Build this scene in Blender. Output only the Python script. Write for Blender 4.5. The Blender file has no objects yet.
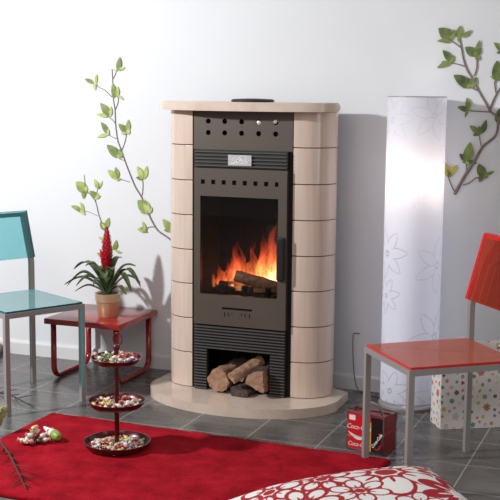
import bpy, bmesh, math, random
from mathutils import Vector, Matrix, noise
random.seed(7)
sc = bpy.context.scene
col = sc.collection

# ------------------------------------------------------------------ camera
def setup_camera():
    psi, th, ro = 0.36923, 0.140686, 0.008965
    F = Vector((-math.sin(psi)*math.cos(th), math.cos(psi)*math.cos(th), -math.sin(th)))
    r0 = Vector((math.cos(psi), math.sin(psi), 0)); u0 = r0.cross(F)
    r = math.cos(ro)*r0 + math.sin(ro)*u0
    u = -math.sin(ro)*r0 + math.cos(ro)*u0
    cam = bpy.data.cameras.new('camera')
    cam.sensor_width = 36; cam.lens = 1141.5/500*36
    o = bpy.data.objects.new('camera', cam); col.objects.link(o)
    M = Matrix((r, u, -F)).transposed().to_4x4()
    M.translation = Vector((0, -5.143, 1.421))
    o.matrix_world = M
    sc.camera = o
setup_camera()

# ------------------------------------------------------------------ light and exposure
sc.view_settings.view_transform = 'Standard'
sc.view_settings.look = 'None'
sc.view_settings.gamma = 1
sc.view_settings.use_curve_mapping = False
sc.view_settings.exposure = 0.0

wd = bpy.data.worlds.new('world'); sc.world = wd; wd.use_nodes = True
wd.node_tree.nodes['Background'].inputs[0].default_value = (1.0, 0.965, 0.935, 1)
wd.node_tree.nodes['Background'].inputs[1].default_value = 0.235

def light(name, kind, loc, power, color=(1, 1, 1), target=None, **kw):
    l = bpy.data.lights.new(name, kind); l.energy = power; l.color = color
    for k, v in kw.items(): setattr(l, k, v)
    o = bpy.data.objects.new(name, l); col.objects.link(o); o.location = loc
    if target is not None:
        o.rotation_euler = (Vector(target)-Vector(loc)).to_track_quat('-Z', 'Y').to_euler()
    return o
# key lamp, out of frame beside the chair; two unseen fill lights added
light('key_lamp', 'POINT', (-3.90, -2.50, 2.16), 372, (0.965, 0.985, 1.0), shadow_soft_size=0.07)
light('fill_front', 'AREA', (-0.9, -5.4, 2.7), 34, (1, 0.98, 0.96), (-1.9, 0, 0.9), shape='RECTANGLE', size=2.4, size_y=1.6)
light('highlight_fill_side', 'AREA', (1.1, -2.2, 1.5), 6, (1, 1, 1), (-1.6, -0.3, 0.8), shape='RECTANGLE', size=0.5, size_y=1.6)  # added to put highlights on the glazed tiles

# ------------------------------------------------------------------ helpers
def lin(c):
    return tuple((v/12.92 if v <= 0.04045 else ((v+0.055)/1.055)**2.4) for v in (x/255 for x in c))

class NT:
    def __init__(s, name):
        s.m = bpy.data.materials.new(name); s.m.use_nodes = True
        s.t = s.m.node_tree; s.n = s.t.nodes; s.l = s.t.links
        s.b = s.n['Principled BSDF']; s.out = s.n['Material Output']
    def node(s, typ, **kw):
        n = s.n.new(typ)
        for k, v in kw.items(): setattr(n, k, v)
        return n
    def link(s, a, b): s.l.new(a, b)
    def coords(s, scale=(1, 1, 1), loc=(0, 0, 0), kind='Object'):
        tc = s.node('ShaderNodeTexCoord'); mp = s.node('ShaderNodeMapping')
        s.link(tc.outputs[kind], mp.inputs[0])
        mp.inputs['Scale'].default_value = scale; mp.inputs['Location'].default_value = loc
        return mp.outputs[0]
    def noise(s, vec, scale, detail=4, rough=0.55):
        n = s.node('ShaderNodeTexNoise'); s.link(vec, n.inputs['Vector'])
        n.inputs['Scale'].default_value = scale; n.inputs['Detail'].default_value = detail
        n.inputs['Roughness'].default_value = rough
        return n.outputs['Fac']
    def ramp(s, fac, stops):
        r = s.node('ShaderNodeValToRGB'); s.link(fac, r.inputs[0])
        e = r.color_ramp.elements
        while len(e) < len(stops): e.new(0.5)
        for el, (p, c) in zip(e, stops):
            el.position = p; el.color = (*c, 1) if len(c) == 3 else c
        return r.outputs[0]
    def bump(s, h, strength=0.3, dist=0.01):
        b = s.node('ShaderNodeBump'); s.link(h, b.inputs['Height'])
        b.inputs['Strength'].default_value = strength; b.inputs['Distance'].default_value = dist
        s.link(b.outputs[0], s.b.inputs['Normal'])

def mat(name, rgb, rough=0.5, metal=0.0, var=0.06, vscale=8, spec=0.5, bump=0, bscale=60, coat=0, stretch=(1, 1, 1)):
    k = NT(name); v = k.coords(stretch)
    c = lin(rgb)
    f = k.noise(v, vscale)
    lo = tuple(x*(1-var) for x in c); hi = tuple(min(1, x*(1+var)) for x in c)
    k.link(k.ramp(f, [(0.3, lo), (0.7, hi)]), k.b.inputs['Base Color'])
    k.b.inputs['Roughness'].default_value = rough; k.b.inputs['Metallic'].default_value = metal
    k.b.inputs['Specular IOR Level'].default_value = spec
    k.b.inputs['Coat Weight'].default_value = coat; k.b.inputs['Coat Roughness'].default_value = 0.08
    if bump: k.bump(k.noise(v, bscale), bump, 0.004)
    return k.m

def glass_mat(name, rgb, body=0.25, tint=None, ior=1.45):
    """coloured clear sheet: filtered see-through + a little body colour + mirror gloss"""
    k = NT(name); c = lin(rgb); t = tint or c
    k.n.remove(k.b)
    tr = k.node('ShaderNodeBsdfTransparent'); tr.inputs[0].default_value = (*t, 1)
    di = k.node('ShaderNodeBsdfDiffuse'); di.inputs[0].default_value = (*c, 1)
    gl = k.node('ShaderNodeBsdfGlossy'); gl.inputs['Roughness'].default_value = 0.03
    fr = k.node('ShaderNodeFresnel'); fr.inputs[0].default_value = ior
    m1 = k.node('ShaderNodeMixShader'); m1.inputs[0].default_value = body
    m2 = k.node('ShaderNodeMixShader')
    k.link(tr.outputs[0], m1.inputs[1]); k.link(di.outputs[0], m1.inputs[2])
    k.link(fr.outputs[0], m2.inputs[0]); k.link(m1.outputs[0], m2.inputs[1]); k.link(gl.outputs[0], m2.inputs[2])
    k.link(m2.outputs[0], k.out.inputs[0])
    return k.m

def vcol_mat(name, rough=0.6, translucent=0.0):
    k = NT(name); a = k.node('ShaderNodeVertexColor', layer_name='paint')
    k.link(a.outputs[0], k.b.inputs['Base Color']); k.b.inputs['Roughness'].default_value = rough
    if translucent:
        tl = k.node('ShaderNodeBsdfTranslucent'); k.link(a.outputs[0], tl.inputs[0])
        mx = k.node('ShaderNodeMixShader'); mx.inputs[0].default_value = translucent
        k.link(k.b.outputs[0], mx.inputs[1]); k.link(tl.outputs[0], mx.inputs[2]); k.link(mx.outputs[0], k.out.inputs[0])
    return k.m

def finish(bm, name, mats, parent=None, loc=(0, 0, 0), smooth=False, angle=None):
    bmesh.ops.recalc_face_normals(bm, faces=bm.faces)
    me = bpy.data.meshes.new(name); bm.to_mesh(me); bm.free()
    for m in (mats if isinstance(mats, (list, tuple)) else [mats]): me.materials.append(m)
    if smooth:
        me.polygons.foreach_set('use_smooth', [True]*len(me.polygons))
        me.update()
        if angle: me.set_sharp_from_angle(angle=math.radians(angle))
    o = bpy.data.objects.new(name, me); col.objects.link(o)
    o.location = loc
    if parent: o.parent = parent
    return o

def tag(o, label, cat, group=None, kind=None):
    o['label'] = label; o['category'] = cat
    if group: o['group'] = group
    if kind: o['kind'] = kind
    return o
def empty(name, loc, label, cat, group=None, rz=0):
    o = bpy.data.objects.new(name, None); col.objects.link(o); o.location = loc; o.rotation_euler = (0, 0, rz)
    o.empty_display_size = 0.05
    return tag(o, label, cat, group)

def box(bm, x0, x1, y0, y1, z0, z1, mi=0, bevel=0, M=None, segs=2):
    r = bmesh.ops.create_cube(bm, size=1)
    vs = r['verts']
    for v in vs:
        v.co = Vector(((x0+x1)/2+v.co.x*(x1-x0), (y0+y1)/2+v.co.y*(y1-y0), (z0+z1)/2+v.co.z*(z1-z0)))
    fs = set(f for v in vs for f in v.link_faces)
    if bevel:
        es = set(e for v in vs for e in v.link_edges)
        rr = bmesh.ops.bevel(bm, geom=list(es), offset=bevel, segments=segs, affect='EDGES', profile=0.5)
        fs = set(f for f in fs if f.is_valid) | set(rr['faces'])
        vs = list(set(v for f in fs for v in f.verts))
    for f in fs: f.material_index = mi
    if M is not None:
        for v in vs: v.co = M @ v.co
    return vs

def prism(bm, pts, z0, z1, mi=0, bevel=0, segs=3):
    lo = [bm.verts.new((x, y, z0)) for x, y in pts]; hi = [bm.verts.new((x, y, z1)) for x, y in pts]
    n = len(pts); fs = []
    fb = bm.faces.new(lo[::-1]); ft = bm.faces.new(hi)
    for i in range(n): fs.append(bm.faces.new((lo[i], lo[(i+1) % n], hi[(i+1) % n], hi[i])))
    for f in fs+[fb, ft]: f.material_index = mi
    if bevel:
        bmesh.ops.bevel(bm, geom=list(set(list(fb.edges)+list(ft.edges))), offset=bevel, segments=segs, affect='EDGES', profile=0.5)

def tube(bm, pts, r, seg=8, mi=0, square=False, ref=None, cap=True):
    """sweep a circle (or a square of half side r) along pts; r may be a list"""
    pts = [Vector(p) for p in pts]; n = len(pts)
    rs = r if isinstance(r, (list, tuple)) else [r]*n
    rings = []; t0 = (pts[1]-pts[0]).normalized()
    a = Vector(ref) if ref is not None else (Vector((0, 0, 1)) if abs(t0.z) < 0.9 else Vector((1, 0, 0)))
    for i in range(n):
        if i == 0: t = pts[1]-pts[0]
        elif i == n-1: t = pts[-1]-pts[-2]
        else: t = (pts[i+1]-pts[i]).normalized()+(pts[i]-pts[i-1]).normalized()
        t = t.normalized() if t.length > 1e-9 else t0
        if ref is None:
            a = (a-t*a.dot(t)).normalized()
            u = a
        else:
            u = Vector(ref); u = (u-t*u.dot(t)).normalized()
        w = t.cross(u); k = 1.0
        if 0 < i < n-1:
            cs = (pts[i]-pts[i-1]).normalized().dot((pts[i+1]-pts[i]).normalized())
            k = 1/max(0.5, math.sqrt(max(0.01, (1+cs)/2)))
        ring = []
        if square:
            for su, sw in ((1, 1), (1, -1), (-1, -1), (-1, 1)):
                ring.append(bm.verts.new(pts[i]+u*su*rs[i]+w*sw*rs[i]*k))
        else:
            for j in range(seg):
                an = 2*math.pi*j/seg
                ring.append(bm.verts.new(pts[i]+u*math.cos(an)*rs[i]+w*math.sin(an)*rs[i]))
        rings.append(ring)
    m = len(rings[0])
    for i in range(n-1):
        for j in range(m):
            f = bm.faces.new((rings[i][j], rings[i][(j+1) % m], rings[i+1][(j+1) % m], rings[i+1][j])); f.material_index = mi
    if cap:
        for rg in (rings[0][::-1], rings[-1]):
            f = bm.faces.new(rg); f.material_index = mi

def lathe(bm, prof, seg=40, c=(0, 0, 0), mi=0, closed=False):
    """prof: list of (r, z); r = 0 makes a pole"""
    rings = []
    for r, z in prof:
        if r < 1e-6: rings.append([bm.verts.new((c[0], c[1], c[2]+z))])
        else: rings.append([bm.verts.new((c[0]+r*math.cos(2*math.pi*j/seg), c[1]+r*math.sin(2*math.pi*j/seg), c[2]+z)) for j in range(seg)])
    pairs = list(zip(rings, rings[1:]))
    if closed: pairs.append((rings[-1], rings[0]))
    for a, b in pairs:
        for j in range(seg):
            k = (j+1) % seg
            if len(a) == 1 and len(b) == 1: continue
            if len(a) == 1: f = bm.faces.new((a[0], b[j], b[k]))
            elif len(b) == 1: f = bm.faces.new((a[j], a[k], b[0]))
            else: f = bm.faces.new((a[j], a[k], b[k], b[j]))
            f.material_index = mi

def smooth_path(pts, n=6):
    """Catmull-Rom through pts"""
    P = [Vector(p) for p in pts]; out = []
    for i in range(len(P)-1):
        p0 = P[max(0, i-1)]; p1 = P[i]; p2 = P[i+1]; p3 = P[min(len(P)-1, i+2)]
        for k in range(n):
            t = k/n
            out.append(0.5*((2*p1)+(p2-p0)*t+(2*p0-5*p1+4*p2-p3)*t*t+(3*p1-p0-3*p2+p3)*t**3))
    out.append(P[-1]); return out

def text_mesh(name, body, size, M, material, parent, extrude=0.0006, shear=0.0, offset=0.0):
    cu = bpy.data.curves.new(name, 'FONT'); cu.body = body; cu.size = size; cu.extrude = extrude; cu.shear = shear
    cu.offset = offset; cu.align_x = 'CENTER'; cu.align_y = 'CENTER'
    t = bpy.data.objects.new(name, cu); col.objects.link(t)
    me = bpy.data.meshes.new_from_object(t.evaluated_get(bpy.context.evaluated_depsgraph_get()))
    bpy.data.objects.remove(t); bpy.data.curves.remove(cu)
    me.transform(M); me.materials.clear(); me.materials.append(material)
    o = bpy.data.objects.new(name, me); col.objects.link(o); o.parent = parent
    return o

def painted_grid(bm, lay, nu, nv, pos, colf, mi=0, flip=False):
    g = [[bm.verts.new(pos(i/nu, j/nv)) for j in range(nv+1)] for i in range(nu+1)]
    cs = [[colf(i/nu, j/nv) for j in range(nv+1)] for i in range(nu+1)]
    for i in range(nu):
        for j in range(nv):
            ids = ((i, j), (i+1, j), (i+1, j+1), (i, j+1))
            f = bm.faces.new([g[a][b] for a, b in ids]); f.material_index = mi; f.smooth = True
            for lp, (a, b) in zip(f.loops, ids): lp[lay] = (*cs[a][b], 1)
    return g

def flower_d(x, y, cx, cy, R, n, rot, r0=0.12, wid=0.42):
    """distance-like value inside a flower of n pointed-oval petals: <0 inside; also petal frac"""
    dx, dy = x-cx, y-cy; r = math.hypot(dx, dy)/R
    if r > 1.05: return 9, 0
    a = math.atan2(dy, dx)-rot; st = 2*math.pi/n
    a = (a+st/2) % st-st/2
    px, py = r*math.cos(a), r*math.sin(a)
    t = (px-r0)/(1-r0)
    if t <= 0 or t >= 1: return 9, t
    half = wid*math.sin(math.pi*t**0.8)**0.75*0.5
    return (abs(py)-half), t

# ------------------------------------------------------------------ materials
def wall_material():
    k = NT('wall_paint'); v = k.coords()
    f = k.noise(v, 3.0, 3); c = lin((229, 230, 233))
    k.link(k.ramp(f, [(0.3, tuple(x*0.985 for x in c)), (0.7, c)]), k.b.inputs['Base Color'])
    k.b.inputs['Roughness'].default_value = 0.75; k.b.inputs['Specular IOR Level'].default_value = 0.2
    k.bump(k.noise(v, 220, 3), 0.05, 0.002)
    return k.m
def floor_material():
    k = NT('slate_tile')
    v = k.coords(loc=(2.247+0.3017*20, 0.61+0.3*30, 0))
    br = k.node('ShaderNodeTexBrick', offset=0.0, squash=1.0)
    k.link(v, br.inputs['Vector'])
    br.inputs['Scale'].default_value = 1.0; br.inputs['Brick Width'].default_value = 0.3017; br.inputs['Row Height'].default_value = 0.30
    br.inputs['Mortar Size'].default_value = 0.0028; br.inputs['Mortar Smooth'].default_value = 0.25
    br.inputs['Color1'].default_value = (0.75, 0.75, 0.75, 1); br.inputs['Color2'].default_value = (1.15, 1.15, 1.15, 1); br.inputs['Mortar'].default_value = (1, 1, 1, 1)
    ob = k.coords()
    n1 = k.noise(ob, 5, 8, 0.65)
    st = k.coords((3, 14, 1)); n2 = k.noise(st, 2.0, 6, 0.6)
    mx = k.node('ShaderNodeMix', data_type='FLOAT'); mx.inputs[0].default_value = 0.45
    k.link(n1, mx.inputs[2]); k.link(n2, mx.inputs[3])
    base = k.ramp(mx.outputs[0], [(0.3, lin((70, 68, 66))), (0.52, lin((98, 95, 92))), (0.72, lin((130, 126, 121)))])
    mul = k.node('ShaderNodeMix', data_type='RGBA', blend_type='MULTIPLY'); mul.inputs[0].default_value = 0.6
    k.link(base, mul.inputs[6]); k.link(br.outputs['Color'], mul.inputs[7])
    fin = k.node('ShaderNodeMix', data_type='RGBA'); k.link(br.outputs['Fac'], fin.inputs[0])
    k.link(mul.outputs[2], fin.inputs[6]); fin.inputs[7].default_value = (*lin((165, 161, 156)), 1)
    k.link(fin.outputs[2], k.b.inputs['Base Color'])
    k.link(k.ramp(n1, [(0.3, (0.20,)*3), (0.7, (0.36,)*3)]), k.b.inputs['Roughness'])
    k.b.inputs['Specular IOR Level'].default_value = 0.45
    sub = k.node('ShaderNodeMath', operation='SUBTRACT'); k.link(mx.outputs[0], sub.inputs[0])
    k.link(br.outputs['Fac'], sub.inputs[1])
    k.bump(sub.outputs[0], 0.18, 0.004)
    return k.m
def tile_ceramic():
    k = NT('glazed_ceramic')
    v = k.coords((30, 30, 1.2)); f = k.noise(v, 2.2, 4, 0.6)
    k.link(k.ramp(f, [(0.25, lin((208, 184, 166))), (0.5, lin((216, 194, 178))), (0.75, lin((222, 202, 188)))]), k.b.inputs['Base Color'])
    k.b.inputs['Roughness'].default_value = 0.22; k.b.inputs['Coat Weight'].default_value = 0.5; k.b.inputs['Coat Roughness'].default_value = 0.06
    return k.m
def slab_ceramic():
    k = NT('cream_stone'); v = k.coords(); f = k.noise(v, 7, 6, 0.6)
    k.link(k.ramp(f, [(0.3, lin((206, 182, 163))), (0.5, lin((217, 196, 180))), (0.7, lin((225, 207, 192)))]), k.b.inputs['Base Color'])
    k.b.inputs['Roughness'].default_value = 0.25; k.b.inputs['Coat Weight'].default_value = 0.4; k.b.inputs['Coat Roughness'].default_value = 0.1
    return k.m
def bark_material():
    k = NT('bark'); v = k.coords((1, 1, 1)); f = k.noise(v, 45, 8, 0.7)
    k.link(k.ramp(f, [(0.3, lin((44, 36, 33))), (0.55, lin((86, 72, 64))), (0.75, lin((128, 110, 98)))]), k.b.inputs['Base Color'])
    k.b.inputs['Roughness'].default_value = 0.9; k.bump(f, 0.9, 0.01); return k.m
def wood_material(name='split_wood', a=(124, 90, 72), b=(192, 150, 122)):
    k = NT(name); v = k.coords(); f = k.noise(v, 38, 7, 0.65)
    k.link(k.ramp(f, [(0.3, lin(a)), (0.7, lin(b))]), k.b.inputs['Base Color'])
    k.b.inputs['Roughness'].default_value = 0.8; k.bump(f, 0.6, 0.006); return k.m
def rug_material():
    k = NT('red_wool'); v = k.coords(); f = k.noise(v, 9, 5, 0.6); g = k.noise(v, 320, 2, 0.6)
    mx = k.node('ShaderNodeMix', data_type='FLOAT'); mx.inputs[0].default_value = 0.5
    k.link(f, mx.inputs[2]); k.link(g, mx.inputs[3])
    k.link(k.ramp(mx.outputs[0], [(0.36, lin((124, 8, 22))), (0.52, lin((172, 18, 36))), (0.68, lin((200, 38, 52)))]), k.b.inputs['Base Color'])
    k.b.inputs['Roughness'].default_value = 0.95; k.b.inputs['Specular IOR Level'].default_value = 0.1
    k.bump(g, 0.7, 0.006); return k.m
def leaf_material(name, a, b, rough=0.5):
    k = NT(name); v = k.coords(); f = k.noise(v, 26, 4, 0.6)
    k.link(k.ramp(f, [(0.32, lin(a)), (0.68, lin(b))]), k.b.inputs['Base Color'])
    k.b.inputs['Roughness'].default_value = rough; return k.m
def flame_material():
    k = NT('flame_gas'); k.n.remove(k.b)
    oc = k.coords(); sep = k.node('ShaderNodeSeparateXYZ'); k.link(oc, sep.inputs[0])
    st = k.coords((1, 1, 0.35)); n = k.noise(st, 24, 5, 0.65)
    # height over the fire bed, and how far from the hottest spot near the handle side
    h = k.node('ShaderNodeMapRange'); k.link(sep.outputs[2], h.inputs[0]); h.inputs[1].default_value = 0.0; h.inputs[2].default_value = 0.30
    x = k.node('ShaderNodeMapRange'); k.link(sep.outputs[0], x.inputs[0]); x.inputs[1].default_value = 0.16; x.inputs[2].default_value = -0.26
    a = k.node('ShaderNodeMath', operation='MULTIPLY'); k.link(h.outputs[0], a.inputs[0]); a.inputs[1].default_value = 0.75
    b = k.node('ShaderNodeMath', operation='MULTIPLY_ADD'); k.link(x.outputs[0], b.inputs[0]); b.inputs[1].default_value = 0.62; k.link(a.outputs[0], b.inputs[2])
    c = k.node('ShaderNodeMath', operation='MULTIPLY_ADD'); k.link(n, c.inputs[0]); c.inputs[1].default_value = -0.9; k.link(b.outputs[0], c.inputs[2])
    d = k.node('ShaderNodeMath', operation='ADD'); k.link(c.outputs[0], d.inputs[0]); d.inputs[1].default_value = 0.45
    colr = k.ramp(d.outputs[0], [(0.05, (1.0, 0.74, 0.42)), (0.35, (1.0, 0.34, 0.08)), (0.62, (1.0, 0.11, 0.03)), (1.0, (0.7, 0.03, 0.01))])
    s = k.ramp(d.outputs[0], [(0.0, (1.0,)*3), (0.35, (0.42,)*3), (0.7, (0.13,)*3), (1.0, (0.03,)*3)])
    m = k.node('ShaderNodeMath', operation='MULTIPLY'); k.link(s, m.inputs[0]); m.inputs[1].default_value = FLAME
    em = k.node('ShaderNodeEmission'); k.link(colr, em.inputs[0]); k.link(m.outputs[0], em.inputs[1])
    k.link(em.outputs[0], k.out.inputs['Volume'])
    return k.m
FLAME = 95.0

M = dict(
 wall=wall_material(), floor=floor_material(), tile=tile_ceramic(), slab=slab_ceramic(), bark=bark_material(), wood=wood_material(),
 charred=wood_material('charred_wood', (110, 76, 56), (218, 168, 130)), rug=rug_material(),
 base=mat('white_gloss_paint', (226, 225, 226), 0.4, var=0.02),
 grout=mat('dark_joint', (84, 66, 54), 0.9),
 bronze=mat('bronze_grey_steel', (94, 85, 77), 0.42, 0.35, var=0.05, vscale=3),
 black=mat('matt_black_steel', (24, 24, 25), 0.5, 0.2, var=0.1),
 grille=mat('charcoal_steel', (46, 46, 46), 0.45, 0.35, var=0.06), slat=mat('grey_slat_steel', (92, 90, 88), 0.4, 0.35, var=0.06),
 dark=mat('soot_black', (14, 14, 15), 0.9, var=0.2),
 brick=mat('fire_brick', (34, 34, 34), 0.9, var=0.2),
 iron=mat('cast_iron', (30, 29, 29), 0.7, 0.3),
 silver=mat('pewter', (196, 194, 194), 0.4, 0.4, var=0.1, vscale=60),
 chrome=mat('chrome', (235, 235, 238), 0.08, 1.0, var=0.02),
 steel=mat('satin_grey_paint', (168, 164, 162), 0.35, 0.3, var=0.03),
 redwood=mat('red_lacquer', (158, 40, 36), 0.22, var=0.16, vscale=5, coat=0.3, stretch=(1, 6, 1)),
 redlac=mat('dark_red_lacquer', (146, 26, 28), 0.25, var=0.08, coat=0.3),
 tray=mat('maroon_enamel', (84, 14, 20), 0.28, 0.2, var=0.08, coat=0.3),
 gold=mat('matt_gold', (214, 186, 152), 0.34, 0.55, var=0.06, vscale=20),
 soil=mat('potting_soil', (62, 40, 30), 0.95, var=0.4, vscale=90, bump=0.8, bscale=120),
 pleaf=leaf_material('bromeliad_leaf', (52, 74, 40), (98, 118, 74), 0.42),
 bract=leaf_material('red_bract', (150, 10, 26), (206, 24, 44), 0.4),
 dleaf=leaf_material('leaf_green', (90, 110, 54), (148, 162, 88), 0.6),
 dleafm=leaf_material('leaf_mid_green', (112, 134, 66), (176, 190, 112), 0.6),
 dleafp=leaf_material('leaf_pale_green', (156, 172, 88), (206, 214, 140), 0.6),
 dleafd=leaf_material('leaf_deep_green', (60, 78, 38), (116, 132, 68), 0.55),
 dyellow=leaf_material('leaf_yellow', (170, 150, 50), (206, 190, 84), 0.6),
 twig=mat('twig_brown', (138, 122, 114), 0.8, var=0.25, vscale=40),
 drytwig=mat('dry_twig', (76, 58, 50), 0.9, var=0.25, vscale=40),
 drygrass=mat('dry_seed_head', (172, 168, 120), 0.95, var=0.25, vscale=40),
 redglass=glass_mat('red_clear_acrylic', (255, 134, 100), 0.46, (1.0, 0.70, 0.58), 1.22),
 redglassback=glass_mat('red_clear_acrylic_back', (246, 100, 78), 0.26, (1.0, 0.60, 0.52), 1.3),
 rededge=mat('red_acrylic_edge', (222, 30, 34), 0.25, var=0.03),
 tealglass=glass_mat('turquoise_clear_glass', (166, 232, 236), 0.42, (0.74, 0.94, 0.95)),
 tealback=glass_mat('turquoise_clear_back', (140, 222, 230), 0.13, (0.60, 0.88, 0.90)),
 tealedge=mat('turquoise_glass_edge', (20, 100, 108), 0.2, var=0.03),
 tealreflect=mat('turquoise_reflection', (110, 200, 206), 0.25, var=0.03),  # turquoise reflection put into a flat colour
 clear=glass_mat('clear_vinyl', (200, 200, 200), 0.12, (0.9, 0.9, 0.9)),
 pane=glass_mat('stove_glass', (30, 30, 30), 0.04, (0.9, 0.9, 0.9), 1.3),
 beige=mat('beige_fabric', (170, 146, 128), 0.9, var=0.08, bump=0.3),
 cable=mat('grey_cable', (96, 90, 88), 0.6),
 cokered=mat('print_red', (206, 28, 40), 0.35, var=0.03), cokeblack=mat('print_black', (26, 24, 26), 0.35), 
 cokeside=mat('vinyl_dark_red', (140, 40, 44), 0.35, var=0.08), white=mat('print_white', (236, 234, 232), 0.5, var=0.02),
 yellow=mat('print_yellow', (222, 176, 60), 0.5), ghost=mat('print_pale_red', (178, 86, 88), 0.4),
 bagpaint=vcol_mat('printed_paper', 0.45), cushpaint=vcol_mat('printed_cotton', 0.85), shadepaint=vcol_mat('lamp_paper', 0.6, 0.45),
 bulb=None,
)
def emit(name, rgb, s):
    k = NT(name); k.b.inputs['Emission Color'].default_value = (*rgb, 1); k.b.inputs['Emission Strength'].default_value = s; return k.m
M['bulb'] = emit('bulb_glow', (1, 0.86, 0.7), 14)
M['shadefill'] = emit('shade_fill_glow', (0.84, 0.89, 1.0), 3.4)  # glow of the tube added to brighten the lamp shade
M['flame'] = flame_material()

# ------------------------------------------------------------------ the setting
def structure(o): o['kind'] = 'structure'; return o
def build_room():
    bm = bmesh.new(); box(bm, -5.2, 2.2, 0.0, 0.12, 0, 2.8); structure(finish(bm, 'wall_back', M['wall']))
    bm = bmesh.new(); box(bm, -5.2, 2.2, -7.5, 0.12, -0.1, 0); structure(finish(bm, 'floor', M['floor']))
    bm = bmesh.new()
    prof = [(0, 0), (-0.014, 0), (-0.014, 0.060), (-0.012, 0.066), (-0.006, 0.072), (0, 0.073)]
    a = [bm.verts.new((-5.2, y-0.0005, z)) for y, z in prof]; b = [bm.verts.new((2.2, y-0.0005, z)) for y, z in prof]
    for i in range(len(prof)):
        j = (i+1) % len(prof); bm.faces.new((a[i], a[j], b[j], b[i]))
    bm.faces.new(a); bm.faces.new(b[::-1])
    structure(finish(bm, 'baseboard_back', M['base']))
build_room()

# ------------------------------------------------------------------ the stove
SX = -1.871
def ellipse_front(hw, yb, yc, ry, n=2.0, steps=24, back=()):
    """plan outline: back edge at yb, straight sides to yc, then a bow of depth ry towards the room"""
    pts = [(x, y) for x, y in back]+[]
    for i in range(steps*2+1):
        a = math.pi*i/(steps*2)
        c, s = math.cos(a), math.sin(a)
        pts.append((hw*math.copysign(abs(c)**(2/n), c), yc-ry*abs(s)**(2/n)))
    pts += [(-x, y) for x, y in back[::-1]]; return pts

def build_hearth():
    bm = bmesh.new(); prism(bm, ellipse_front(0.454, -0.155, -0.375, 0.295, 2.0, back=((0.34, -0.155), (0.454, -0.215))), 0, 0.043, bevel=0.004)
    o = finish(bm, 'hearth_slab', M['slab'], loc=(SX, 0, 0), smooth=True, angle=40)
    tag(o, 'bow-fronted cream stone hearth slab lying on grey tiles under the stove', 'hearth')
build_hearth()

def column_profile(s, inset=0.0):
    a, b = 0.1575-inset, 0.140-inset
    pts = [(0.2415, -0.275-b)]
    for i in range(1, 13):
        an = math.pi/2*(1-i/12)
        pts.append((0.2415+a*math.cos(an)**(2/2.2), -0.275-b*math.sin(an)**(2/2.2)))
    pts += [(0.384-inset, -0.235), (0.345-inset, -0.14), (0.2415, -0.14)]
    pts = [(s*x, y) for x, y in pts]
    return pts if s > 0 else pts[::-1]

def script_strokes():
    """the raised handwriting on the badge, as strokes in badge units (0..1, 0..1)"""
    return [
     [(0.10, 0.22), (0.22, 0.20), (0.40, 0.55), (0.55, 0.92), (0.60, 0.80), (0.45, 0.62), (0.22, 0.52), (0.20, 0.66), (0.34, 0.78)],
     [(0.40, 0.55), (0.36, 0.30), (0.44, 0.32), (0.52, 0.55), (0.62, 0.86)],
     [(0.56, 0.62), (0.52, 0.34), (0.60, 0.36), (0.66, 0.56), (0.62, 0.66), (0.57, 0.52), (0.66, 0.38), (0.72, 0.60)],
     [(0.72, 0.60), (0.73, 0.36), (0.80, 0.52), (0.84, 0.64), (0.80, 0.40), (0.88, 0.38), (0.92, 0.54)],
     [(0.14, 0.14), (0.40, 0.22), (0.70, 0.20), (0.90, 0.26)]]

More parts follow.
